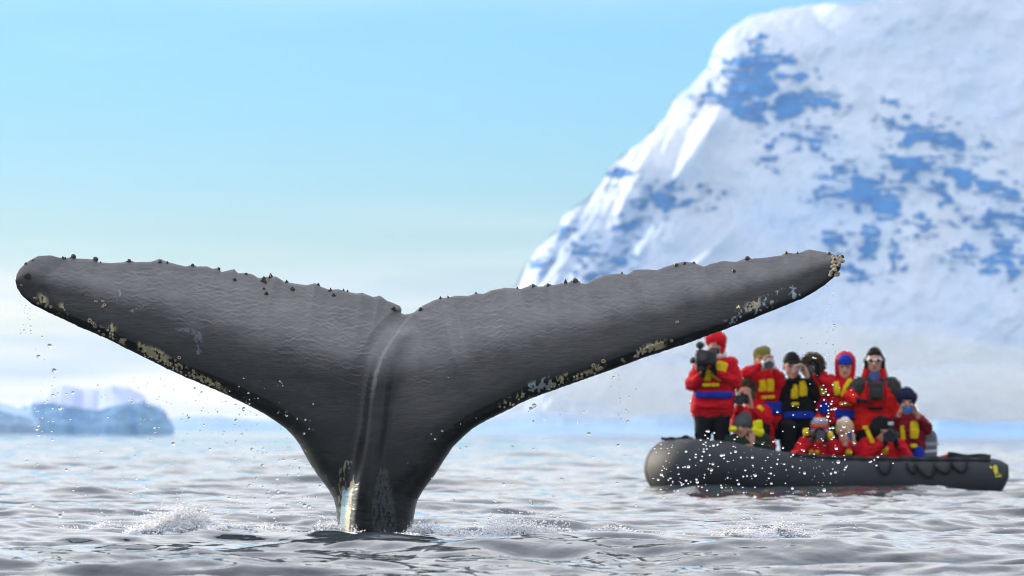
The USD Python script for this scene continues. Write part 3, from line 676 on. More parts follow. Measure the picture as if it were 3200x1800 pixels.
foam_mat = usdkit.material(stage, '/World/Looks/sea_foam', {'p': ('principled_bsdf', {'base_color': (0.90, 0.91, 0.94), 'roughness': 0.35, 'subsurface_weight': 0.3, 'subsurface_scale': 0.02})}, surface='p.BSDF')
drop_mat = usdkit.material(stage, '/World/Looks/water_drop', {'gl': ('glass_bsdf', {'color': (1, 1, 1), 'roughness': 0.0, 'IOR': 1.333})}, surface='gl.BSDF')
churn_mat = usdkit.material(stage, '/World/Looks/churned_water', {
    'g': ('geometry', {}), 'n': ('noise_texture', {'scale': 26.0, 'detail': 5.0, 'roughness': 0.65}),
    'n2': ('noise_texture', {'scale': 9.0, 'detail': 6.0, 'roughness': 0.6}),
    'r': ('map_range', {'range_type': 'smoothstep', 'from_min': 0.40, 'from_max': 0.58, 'clamp': True}), 'b': ('bump', {'strength': 0.8, 'distance': 0.02}),
    'w': ('principled_bsdf', {'base_color': (0.05, 0.075, 0.085), 'roughness': 0.06, 'ior': 1.333}), 'f': ('principled_bsdf', {'base_color': (0.78, 0.82, 0.88), 'roughness': 0.4}), 'm': ('mix_closure', {}),
}, [('g.position', 'n.vector'), ('n.fac', 'b.height'), ('b.normal', 'w.normal'), ('b.normal', 'f.normal'), ('g.position', 'n2.vector'), ('n2.fac', 'r.value'), ('r.result', 'm.fac'), ('w.BSDF', 'm.closure1'), ('f.BSDF', 'm.closure2')], surface='m.closure')
# (pixel centre, half width, height above the sea in photograph pixels, distance, share of foam)
MOUNDS = [(560, 1668, 160, 54, 33.7, 2.0), (450, 1682, 80, 26, 33.5, .6), (330, 1650, 100, 26, 34.6, .7), (200, 1664, 90, 20, 34.4, .7), (690, 1690, 110, 18, 33.4, .7), (860, 1672, 130, 20, 34.2, .7), (1030, 1676, 64, 34, 33.9, 1.3), (1110, 1676, 40, 22, 33.75, 1.0), (1200, 1684, 110, 11, 33.65, 0.9), (1300, 1674, 50, 34, 33.9, 1.2),
          (1340, 1670, 70, 34, 34.0, .9), (1440, 1672, 100, 22, 33.9, .8), (1600, 1650, 130, 62, 34.0, 1.1), (1720, 1672, 100, 44, 33.9, 1.0), (1880, 1682, 130, 16, 33.7, .6), (2080, 1680, 120, 18, 33.9, .6), (2330, 1664, 120, 34, 34.2, .8), (2480, 1662, 120, 34, 34.2, .9), (2640, 1672, 140, 20, 34.0, .7), (2850, 1676, 120, 14, 34.2, .3)]
cv, cf, off_ = [], [], 0
fb_c, fb_r, gb_c, gb_r = [], [], [], []
for k, (mx, my, hw, hh, Y, fo) in enumerate(MOUNDS):
    hh *= 1.0; Y -= 0.55; my = my + 10
    c0 = at(mx, my, Y); wx_ = hw * MW; wz_ = hh * MW; wy_ = min(0.35, 0.8 * wx_)
    n_u, n_v = 130, 60
    U, V = np.meshgrid(np.linspace(-1, 1, n_u), np.linspace(-1, 1, n_v))
    xw, yw = c0[0] + U * wx_, c0[1] + V * wy_
    env = np.clip(1 - U ** 2, 0, 1) ** 0.8 * np.clip(1 - V ** 2, 0, 1)
    lump_ = fbm(np.stack([xw * 7, yw * 5, 0 * xw + k], -1), 5, 70) * 1.5 - 0.25 + 0.5 * (1 - 2 * np.abs(fbm(np.stack([xw * 17, yw * 13, 0 * xw + k], -1), 4, 71) - 0.5)) - 0.36
    zz = sea_z(xw, yw) - 0.006 + env * wz_ * lump_ * 1.25
    cv.append(np.stack([xw, yw, zz], -1).reshape(-1, 3))
    iv_ = np.arange(n_u * n_v).reshape(n_v, n_u) + off_; off_ += n_u * n_v
    cf.append(np.stack([iv_[:-1, :-1], iv_[:-1, 1:], iv_[1:, 1:], iv_[1:, :-1]], -1).reshape(-1, 4))
    m_ = int(1500 * fo * (hw / 100) * (0.4 + hh / 40))
    u_ = np.clip(rs.normal(0, 0.42, m_), -1, 1); v_ = rs.uniform(-0.9, 0.6, m_)
    ee = np.clip(1 - u_ ** 2, 0, 1) ** 0.8 * np.clip(1 - v_ ** 2, 0, 1)
    xw, yw = c0[0] + u_ * wx_, c0[1] + v_ * wy_
    base_ = sea_z(xw, yw) - 0.002 + ee * wz_ * (fbm(np.stack([xw * 7, yw * 5, 0 * xw + k], -1), 5, 70) * 1.5 - 0.25) * 1.25
    lift = rs.exponential(0.28, m_) * wz_ * ee
    cc = np.stack([xw, yw, base_ + lift], -1); r_ = np.clip(rs.lognormal(-5.95, 0.5, m_), 0.0012, 0.009)
    isf = rs.random(m_) < 0.6
    fb_c.append(cc[isf]); fb_r.append(r_[isf]); gb_c.append(cc[~isf]); gb_r.append(r_[~isf])
ch = obj('churned_water', (np.concatenate(cv), np.concatenate(cf)), churn_mat, smooth=True)
tag(ch, 'churned foaming water round the foot of the whale tail', kind='stuff')
fo_ = obj('sea_foam', beads(np.concatenate(fb_c), np.concatenate(fb_r), trimesh.creation.icosphere(0, 1.0)), foam_mat, smooth=True)
tag(fo_, 'white foam thrown up beside the whale tail', kind='stuff')
gb_c, gb_r = [np.concatenate(gb_c)], [np.concatenate(gb_r)]


def spray(n_, box, rpx, sig=0.55, Y=(32.2, 35.2)):
    x = rs.uniform(box[0], box[2], n_); y = rs.uniform(box[1], box[3], n_); d = rs.uniform(*Y, n_)
    gb_c.append(np.array([at(a, b, e) for a, b, e in zip(x, y, d)])); gb_r.append(np.clip(rpx * rs.lognormal(0, sig, n_), 1.0, 9.0) * MW)


def spots(lst):
    gb_c.append(np.array([at(a, b, rs.uniform(32.5, 34)) for a, b, _ in lst])); gb_r.append(np.array([r for _, _, r in lst]) * MW)


S6 = 500 / 2576
spots([(2000 + S6 * a, 1340 + S6 * b, r) for a, b, r in [(740, 362, 4.4), (1100, 40, 4.6), (1075, 36, 4), (1195, 62, 3.4), (1048, 102, 3.2), (1092, 150, 3.2), (1138, 174, 2.8), (975, 178, 3.4), (1022, 244, 3.6), (1180, 266, 4.6), (1250, 246, 3.4), (1300, 210, 3), (1062, 270, 2.6), (1074, 320, 3.2), (1026, 362, 4.2), (898, 408, 3.4), (894, 454, 3.8), (1000, 440, 3.4), (984, 506, 4.4), (1122, 420, 3.2), (1310, 426, 5.2), (1350, 420, 4.4), (1352, 474, 3), (1462, 386, 3), (1406, 524, 2.4), (1522, 166, 3.6), (1568, 126, 2.8), (1502, 280, 2.8), (1624, 460, 3.4), (1808, 458, 4.6), (1174, 566, 4.4), (1122, 560, 2.2), (1148, 664, 4.6), (1100, 642, 2.6), (612, 620, 3.6), (690, 620, 2.6), (800, 492, 2.6), (344, 736, 5.4), (375, 768, 2.8), (352, 666, 3.2), (370, 600, 2.4), (390, 632, 2.4), (425, 646, 2.4), (456, 820, 3), (496, 796, 3), (526, 848, 2.6), (656, 864, 2.8), (742, 830, 4.2), (776, 880, 2.8), (816, 852, 2.6), (908, 812, 3.8), (922, 856, 5.2), (940, 926, 3), (996, 936, 3), (1078, 988, 3.4), (332, 972, 3.6), (610, 992, 3.8), (700, 886, 2.6), (670, 910, 2.6), (1040, 738, 2.6), (1034, 786, 2.6), (1316, 940, 4), (1304, 910, 2.8), (1694, 666, 3.6), (1662, 766, 3.2), (1722, 756, 3.2), (1856, 750, 5.2), (1566, 826, 3.2), (2106, 716, 3.8), (2074, 794, 3.2), (2114, 878, 4), (1652, 940, 2.6), (1668, 1024, 3.2), (1850, 940, 2.8), (2206, 562, 3.6), (2322, 566, 3.6), (2218, 492, 3), (2456, 608, 3.2), (2464, 412, 3.8), (2302, 306, 3.6), (2146, 204, 3.6), (1970, 244, 3.4), (1830, 228, 2.8), (2056, 458, 3), (1968, 630, 2.6), (2110, 620, 2.6), (2108, 1034, 3), (2142, 1034, 2.6), (460, 390, 3), (338, 310, 2.4), (340, 246, 2.8), (446, 318, 2), (512, 300, 2), (260, 376, 2.2), (210, 800, 2.2), (190, 216, 2.6)]])
S5 = 500 / 2576
spots([(2400 + S5 * a, 1200 + S5 * b, r) for a, b, r in [(970, 170, 4.4), (892, 144, 3.2), (868, 82, 3.2), (930, 80, 3), (930, 120, 3), (1042, 8, 3.4), (892, 20, 2.8), (902, 252, 3.4), (1030, 274, 3), (936, 316, 3), (852, 348, 3.4), (1016, 316, 4), (974, 354, 2.4), (1192, 320, 3), (1242, 304, 3.8), (1070, 400, 5.2), (1090, 392, 4), (1022, 408, 3.6), (968, 420, 3.4), (974, 468, 2.6), (962, 520, 5), (946, 574, 3.4), (1000, 592, 3.2), (856, 576, 3.6), (1258, 594, 3), (1220, 684, 6), (1044, 704, 4.8), (996, 710, 4), (1370, 748, 4.2), (1188, 826, 4.2), (1058, 850, 4.2), (860, 880, 2.6), (884, 908, 2.8), (1384, 936, 4), (1392, 952, 3.4), (1100, 1036, 5.6), (578, 1074, 3.6), (404, 1136, 3.8), (370, 1168, 2.4), (240, 1028, 3.6), (420, 688, 3), (406, 496, 3), (150, 450, 3.8), (400, 352, 2.8), (486, 372, 2.2), (742, 1124, 3), (1132, 1256, 5.8), (1252, 1338, 3.8), (1232, 1376, 3.2), (1084, 1420, 4.4), (1014, 1440, 3.8), (1238, 1212, 2.8), (1222, 1148, 2.4), (1768, 1172, 4.2), (1710, 1218, 3), (1660, 1246, 3.4), (1634, 1256, 2.8), (1828, 1126, 2.6), (1746, 1310, 3.2), (2012, 1274, 3), (394, 1330, 3), (262, 1288, 3.4), (146, 1284, 3.4), (42, 1438, 3.6), (86, 924, 3.2), (1370, 168, 2.6), (1304, 774, 2.6), (1256, 798, 2.6), (236, 760, 2.4)]])
spray(150, (2040, 1380, 2640, 1560), 1.5); spray(40, (2500, 1050, 2660, 1500), 1.6); spray(34, (2580, 870, 2612, 1120), 1.8, 0.3); spray(12, (1932, 1150, 1940, 1330), 1.4, 0.3)
spray(24, (60, 950, 100, 1060), 1.7, .4); spray(34, (110, 1050, 180, 1350), 2.3, .45); spray(220, (60, 1200, 1000, 1620), 2.4, .45); spray(70, (400, 1180, 900, 1340), 1.9, .4); spray(90, (1260, 1150, 2000, 1620), 2.3, .45); spray(140, (700, 1340, 980, 1620), 2.2, .4)
spray(60, (1420, 1560, 1760, 1650), 1.8, .5); spray(60, (260, 1590, 700, 1650), 1.5, .4); spray(80, (2200, 1600, 2700, 1660), 1.5, .4)
sp_o = obj('water_spray', beads(np.concatenate(gb_c), np.concatenate(gb_r), ico0 if False else ico0), drop_mat, smooth=True)
tag(sp_o, 'bright water drops flying in the air round the tail', kind='stuff')
# ------------------------------------------------------------------ inflatable boat
YB = 61.6
MB = YB / FPX
BT = 0.0


def yb(px, off=0.0):
    """Distance of the boat's near tube axis at a pixel column; off metres further across the boat."""
    return YB - (px - 2580) * MB * BT + off


def sweep(path, radii, sides=28, caps=True, a0=None, a1=None):
    p = np.asarray(path, float); r = np.broadcast_to(radii, (len(p),))
    t = np.gradient(p, axis=0); t /= np.linalg.norm(t, axis=1, keepdims=True)
    up = np.array([0, 0, 1.0]); s = np.cross(t, up)
    flat = np.linalg.norm(s, axis=1) < 0.15
    s[flat] = np.cross(t[flat], [0, 1.0, 0]); s /= np.linalg.norm(s, axis=1, keepdims=True)
    u = np.cross(s, t)
    ph = np.arange(sides) * 2 * np.pi / sides
    v = p[:, None] + r[:, None, None] * (np.cos(ph)[None, :, None] * s[:, None] + np.sin(ph)[None, :, None] * u[:, None])
    n_ = len(p); i, j = np.meshgrid(np.arange(n_ - 1), np.arange(sides), indexing='ij')
    a, b, c_, d = i * sides + j, i * sides + (j + 1) % sides, (i + 1) * sides + (j + 1) % sides, (i + 1) * sides + j
    f = np.concatenate([np.stack([a, c_, b], -1).reshape(-1, 3), np.stack([a, d, c_], -1).reshape(-1, 3)])
    v = v.reshape(-1, 3)
    if caps:
        v = np.concatenate([v, p[:1], p[-1:]])
        jj = np.arange(sides); k0, k1 = n_ * sides, n_ * sides + 1
        f = np.concatenate([f, np.stack([np.full(sides, k0), jj, (jj + 1) % sides], -1), np.stack([np.full(sides, k1), (n_ - 1) * sides + (jj + 1) % sides, (n_ - 1) * sides + jj], -1)])
    m = trimesh.Trimesh(v, f, process=False)
    if m.volume < 0:
        m.invert()
    return m


def spline(pts, n_):
    from scipy.interpolate import PchipInterpolator
    p = np.asarray(pts, float); d = np.concatenate([[0], np.cumsum(np.linalg.norm(np.diff(p[:, :3], axis=0), axis=1))])
    return PchipInterpolator(d, p, axis=0)(np.linspace(0, d[-1], n_))


# axis of the near tube: pixel column, row, radius in pixels, distance across the boat
AX = [(3146, 1505, 18, 0), (3143, 1503, 38, 0), (3132, 1500, 55, 0), (3108, 1498, 64, 0), (3060, 1498, 67, 0), (2900, 1498, 68, 0), (2700, 1496, 68, 0), (2560, 1491, 69, 0), (2450, 1483, 71, 0), (2340, 1468, 74, 0.0), (2250, 1457, 79, 0.02), (2180, 1456, 84, 0.10), (2135, 1460, 89, 0.28), (2110, 1463, 92, 0.55), (2104, 1464, 93, 0.85)]
near = np.array([[*at(x, y, yb(x, o)), r * MB] for x, y, r, o in AX])
far = near[::-1].copy()
bow = near[-1, :3]
ddir = np.array([0, 1.0, 0])
for row, (x, y, r, o) in zip(far, AX[::-1]):
    row[:3] = row[:3] + ddir * 2 * (0.86 - o)
axis = spline(np.concatenate([near, far[0:]]), 240)
tube_mat = look('boat_rubber', (0.031, 0.034, 0.040), 0.68, 0.25, 3.0, 0.15, 30, spec=0.4)
black_rub = look('black_rubber', (0.007, 0.007, 0.0075), 0.65, 0.3, 8.0, spec=0.3)
yellow_mark = look('yellow_print', (0.62, 0.56, 0.03), 0.5, 0.08)
BO = at(2580, 1540, YB + .85); BO[2] = 0
boat = thing('inflatable_boat', 'black inflatable boat full of people in red jackets', 'boat', BO)
obj('buoyancy_tube', sweep(axis[:, :3], axis[:, 3], 40), tube_mat, boat, smooth=50, off=BO)
na_ = len(axis)
for k in (int(np.argmin(np.abs(axis[:120, 0] - at(2112, 1450, yb(2112, .45))[0]))), 200):
    obj('tube_seam', sweep(axis[k:k + 3, :3], axis[k:k + 3, 3] + 0.005, 40, False), black_rub, boat, smooth=50, off=BO)


def tube_front(px, py, lift=0.014):
    """The point of the near tube's outer face that shows at the pixel."""
    x_ = np.array([a[0] for a in AX[::-1]]); cy = np.interp(px, x_, [a[1] for a in AX[::-1]]); r = np.interp(px, x_, [a[2] for a in AX[::-1]]); o = np.interp(px, x_, [a[3] for a in AX[::-1]])
    d = np.clip((py - cy) / r, -0.995, 0.995)
    y = yb(px, o) - r * MB * math.sqrt(1 - d * d) - lift
    return at(px, py, y)


def decal(pl, name, mat_, parent, front=tube_front, step=2.0, thick=0.003):
    pg = sg.Polygon(pl); b_ = densify(list(pg.exterior.coords), step)[:-1]
    ggx, ggy = np.meshgrid(np.arange(*pg.bounds[0::2], step), np.arange(*pg.bounds[1::2], step))
    ip = np.stack([ggx.ravel(), ggy.ravel()], 1); ip = ip[shapely.contains_xy(pg.buffer(-step * .4), ip[:, 0], ip[:, 1])]
    pp = np.concatenate([b_, ip]); tr_ = Delaunay(pp).simplices; cc = pp[tr_].mean(1); tr_ = tr_[shapely.contains_xy(pg, cc[:, 0], cc[:, 1])]
    v = np.array([front(*p_) for p_ in pp]); v2 = np.array([front(p_[0], p_[1], 0.002) for p_ in pp])
    m = trimesh.Trimesh(v, tr_, process=False)
    if m.face_normals[:, 1].mean() > 0:
        tr_ = tr_[:, ::-1]
    nb = len(b_); ring = np.arange(nb); nx = (ring + 1) % nb; n_ = len(pp)
    side_ = np.concatenate([np.stack([ring, nx, nx + n_], -1), np.stack([ring, nx + n_, ring + n_], -1)])
    return obj(name, trimesh.Trimesh(np.concatenate([v, v2]), np.concatenate([tr_, tr_[:, ::-1] + n_, side_]), process=False), mat_, parent, smooth=30, off=BO)


decal([(3105, 1455), (3112, 1452), (3118, 1463), (3118, 1479), (3111, 1484), (3106, 1475), (3104, 1463)], 'stern_emblem', yellow_mark, boat)
decal([(3092, 1456), (3102, 1458), (3100, 1464), (3094, 1463)], 'stern_emblem', yellow_mark, boat)
decal([(3119, 1481), (3125, 1471), (3128, 1483)], 'stern_emblem', yellow_mark, boat)
decal([(3109, 1486), (3130, 1485), (3131, 1490), (3110, 1491)], 'stern_emblem', yellow_mark, boat)
decal([(2118, 1380), (2141, 1379), (2137, 1392), (2117, 1393)], 'bow_emblem', yellow_mark, boat)
# black rubbing strip and cover along the top of the tube
top = []
for x in np.arange(2470, 3098, 6):
    cy = np.interp(x, [a[0] for a in AX[::-1]], [a[1] for a in AX[::-1]]); r = np.interp(x, [a[0] for a in AX[::-1]], [a[2] for a in AX[::-1]])
    top.append((x, cy - r, r))
strip = np.array([[*tube_front(x, cy + 8, 0.0)] for x, cy, r in top])
obj('rubbing_strip', sweep(strip, 0.024 + 0.006 * np.sin(np.arange(len(strip)) * 0.7), 10), black_rub, boat, smooth=50, off=BO)
cov = np.array([[*at(x, 1430 + 3.5 * math.sin(x / 17) + 4 * math.sin(x / 41 + 1), yb(x, 0.06))] for x in np.arange(2962, 3096, 4)])
obj('black_cover', sweep(cov, 0.040, 10), black_rub, boat, smooth=50, off=BO)
cov2 = np.array([[*at(x, 1437 + 2.5 * math.sin(x / 13), yb(x, 0.0))] for x in np.arange(2560, 3092, 5)])
obj('black_cover', sweep(cov2, 0.036, 10), black_rub, boat, smooth=50, off=BO)
cov3 = np.array([[*at(x, 1371 + 1.2 * math.sin(x / 5), yb(x, 0.35))] for x in np.arange(2066, 2168, 4)])
obj('bow_line', sweep(cov3, 0.016, 8), black_rub, boat, smooth=50, off=BO)
obj('bow_handle', sweep(spline([at(2130, 1372, yb(2130, .3)), at(2142, 1365, yb(2140, .3)), at(2156, 1372, yb(2150, .3))], 10), 0.02, 8), black_rub, boat, smooth=50, off=BO)
for lp in ([(2740, 1446), (2750, 1468), (2764, 1481), (2776, 1470), (2783, 1444)], [(2834, 1449), (2842, 1470), (2853, 1478), (2860, 1466), (2858, 1452)], [(2864, 1452), (2882, 1478), (2903, 1491), (2916, 1480), (2919, 1452)], [(2919, 1450), (2935, 1470), (2955, 1478), (2968, 1468), (2970, 1450)], [(2974, 1446), (2988, 1465), (3007, 1475), (3018, 1464), (3021, 1446)]):
    q_ = spline([(*p_, 0) for p_ in lp], 18)
    obj('grab_rope', sweep(np.array([tube_front(a[0], a[1], 0.028) for a in q_]), 0.0155, 8), black_rub, boat, smooth=50, off=BO)
grey_floor = look('grey_floor', (0.14, 0.15, 0.16), 0.6)
fl = sg.Polygon([(0, 0)] * 3)
c1, c2 = at(2200, 1500, yb(2200, .1)), at(2975, 1500, yb(2975, .1))
fv = np.array([c1, c2, c2 + ddir * 1.55, c1 + ddir * 1.55]); fv[:, 2] = 0.12
fm = trimesh.convex.convex_hull(np.concatenate([fv, fv - [0, 0, 0.04]]))
obj('floor', fm, grey_floor, boat, smooth=False, off=BO)
tv = np.array([c2, c2 + ddir * 1.55]); tv[:, 2] = 0.13
tm_ = trimesh.convex.convex_hull(np.concatenate([tv, tv + [0.05, 0, 0], tv + [0, 0, .24], tv + [.05, 0, .24]]))
obj('transom', tm_, grey_floor, boat, smooth=False, off=BO)


# ------------------------------------------------------------------ rounded solids
def ball(p, r, n_=14):
    return m3.Manifold.sphere(float(r), n_).translate([float(a) for a in p])


def hull(sp_, n_=14):
    return m3.Manifold.batch_hull([ball(p, r, n_) for p, r in sp_])


def union(ms):
    return m3.Manifold.batch_boolean(ms, m3.OpType.Add)


def chain(sp_, n_=14):
    return [hull([sp_[i], sp_[i + 1]], n_) for i in range(len(sp_) - 1)]


def soft(man, length, it=8, wrinkle=0.0, seed=0):
    m_ = man.refine_to_length(length).to_mesh()
    t = trimesh.Trimesh(m_.vert_properties[:, :3], m_.tri_verts, process=True)
    trimesh.smoothing.filter_taubin(t, 0.5, 0.52, it)
    if wrinkle:
        n_ = fbm(t.vertices * [9, 9, 17] + seed, 4, 4)
        fold = 1 - np.abs(2 * fbm(t.vertices * [6, 6, 13] + seed + 9, 3, 6) - 1) * 3.0       # creases between soft puffs
        t.vertices -= t.vertex_normals * (wrinkle * (1.5 * np.maximum(fold, 0) + 1.2 * (n_ - 0.5)))[:, None]
    return t


def rbox(c, half, r, M=None):
    """A box with rounded edges."""
    h = np.asarray(half, float) - r
    sp_ = [(np.array([a, b, d]) * h, r) for a in (-1, 1) for b in (-1, 1) for d in (-1, 1)]
    M = np.eye(3) if M is None else M
    return hull([(np.asarray(c) + M @ p, r_) for p, r_ in sp_], 12)


def cyl(a, b, ra, rb_=None, n_=20):
    m = trimesh.creation.cylinder(1.0, 1.0, sections=n_)
    rb_ = ra if rb_ is None else rb_
    a, b = np.asarray(a, float), np.asarray(b, float); L = np.linalg.norm(b - a)
    z = m.vertices[:, 2] + 0.5
    m.vertices[:, :2] *= (ra + (rb_ - ra) * z)[:, None]; m.vertices[:, 2] = z * L
    M = lookat_z(b - a); m.apply_transform(M); m.apply_translation(a)
    return m


# the outboard motor
mot_c = at(2895, 1402, yb(2893, 0.9))
motor_mat = look('motor_grey', (0.115, 0.135, 0.165), 0.4, 0.1, 5)
light_print = look('pale_print', (0.55, 0.60, 0.66), 0.5, 0.05)
hw_, hd_ = 31 * MB, 0.22
cow = hull([(mot_c + [sx * (hw_ - .05) * k, sy * (hd_ - .05), dz], .05) for sx in (-1, 1) for sy in (-1, 1) for dz, k in ((-0.14, 1), (0.12, 1.0), (0.155, 0.72))])
legm = union([cow, hull([(mot_c + [dx, dy, dz], .04) for dx in (-.05, .05) for dy in (-.06, .06) for dz in (-.12, -.75)])])
motor = obj('outboard_motor', soft(legm, 0.04, 4), motor_mat, boat, smooth=50, off=BO, label='grey outboard motor with white lettering')
txt = meshkit.text_mesh('YAMAHA', 11 * MB, 0.004, bold=True)
txt.vertices[:, 0] *= 0.75
txt.apply_transform(trimesh.transformations.rotation_matrix(math.pi / 2, [1, 0, 0]))
txt.apply_translation(mot_c + np.array([(2880 - 2893) * MB, -hd_ - 0.004, (1400 - 1390) * MB]))
txt.apply_translation([0.0, 0.006, 0])
obj('lettering', txt, light_print, motor, smooth=False, off=BO)
st = hull([(mot_c + [dx, -hd_ + 0.004, (1400 - yy) * MB], .006) for dx, yy in ((-.09, 1413), (-.09, 1406), (.098, 1404), (.098, 1410))])
obj('stripe', soft(st, 0.05, 0), light_print, motor, smooth=False, off=BO)

red_paint = look('red_plastic', (0.50, 0.03, 0.02), 0.45, 0.1)
pc = at(2940, 1432, yb(2940, 0.25))
pad = thing('paddle', 'red flat paddle blade sticking up between outboard motor and stern cover', 'paddle', pc)
bl = hull([(at(x, y, yb(2940, d)), 0.012) for x, y in ((2913, 1436), (2967, 1420), (2967, 1430), (2940, 1440)) for d in (.10, .18)])
obj('blade', soft(bl, .03, 1), red_paint, pad, smooth=40, off=pc)
obj('shaft', cyl(at(2925, 1438, yb(2925, .14)), at(2790, 1458, yb(2790, .30)), 0.018), black_rub, pad, smooth=40, off=pc)

# ------------------------------------------------------------------ people
SKIN = look('skin', (0.50, 0.27, 0.19), 0.55, 0.12, 25, subsurface_weight=0.1, subsurface_scale=0.01)
SKIN2 = look('skin_pale', (0.58, 0.34, 0.26), 0.55, 0.12, 25, subsurface_weight=0.1, subsurface_scale=0.01)
CL = {k: look('cloth_' + k, c_, 0.8, 0.22, 14, 0.6, 40, spec=0.15) for k, c_ in dict(red=(0.62, 0.008, 0.018), bright_red=(0.78, 0.018, 0.012), dark_red=(0.22, 0.008, 0.02), blue=(0.012, 0.045, 0.42), yellow=(0.85, 0.62, 0.012), lime_yellow=(0.80, 0.74, 0.015), black=(0.012, 0.012, 0.013), charcoal=(0.045, 0.045, 0.042), green=(0.022, 0.036, 0.022), navy=(0.012, 0.014, 0.05), olive=(0.19, 0.18, 0.045), grey=(0.075, 0.08, 0.085), brown=(0.11, 0.075, 0.035), beige=(0.55, 0.38, 0.22), cream=(0.72, 0.68, 0.62), orange=(0.62, 0.13, 0.03), sky=(0.28, 0.36, 0.58), pink=(0.42, 0.02, 0.10), scarf=(0.09, 0.11, 0.28), hair=(0.018, 0.014, 0.012), white=(0.8, 0.8, 0.8), lens=(0.01, 0.01, 0.012)).items()}
METAL = look('silver_metal', (0.55, 0.56, 0.58), 0.35, 0.1, 20, metallic=0.6)
BLUEP = look('blue_plastic', (0.02, 0.20, 0.62), 0.4, 0.08)
BLACKP = look('black_plastic', (0.014, 0.014, 0.015), 0.4, 0.2, 20)
GLASS = look('lens_glass', (0.02, 0.02, 0.025), 0.05, 0.0)
PUPIL = look('eye_dark', (0.03, 0.02, 0.015), 0.3, 0.0)
LIP = look('lips', (0.42, 0.13, 0.11), 0.5, 0.05)


def unit(v):
    v = np.asarray(v, float); return v / (np.linalg.norm(v) + 1e-9)


def hand(wrist, tip_dir, palm, size=1.0, curl=0.5):
    """Palm, four unequal fingers with two bends and a thumb from the side of the palm."""
    d = unit(tip_dir); n_ = unit(np.asarray(palm) - np.dot(palm, d) * d); s = np.cross(d, n_)
    w = np.asarray(wrist, float); k = size
    ms = [hull([(w, .024 * k), (w + d * .085 * k + s * .030 * k, .014 * k), (w + d * .088 * k - s * .030 * k, .014 * k), (w + d * .03 * k + s * .022 * k, .018 * k)], 10)]
    for i, (o, L) in enumerate(((-.032, .062), (-.011, .076), (.011, .080), (.032, .070))):
        b = w + d * .085 * k + s * o * k; a = curl * 0.5; pts_ = [(b, .0105 * k)]
        for seg in (0.45, 0.32, 0.25):
            dd = unit(d * math.cos(a) + n_ * math.sin(a)); b = b + dd * L * seg * k; pts_.append((b, .0095 * k)); a += curl * 0.75
        ms += chain(pts_, 8)
    t0 = w + d * .025 * k - s * .028 * k; t1 = t0 + unit(d * .6 - s * .7 + n_ * .4) * .038 * k; t2 = t1 + unit(d * .9 - s * .1 + n_ * .5) * .032 * k
    return ms + chain([(t0, .014 * k), (t1, .011 * k), (t2, .0095 * k)], 8)


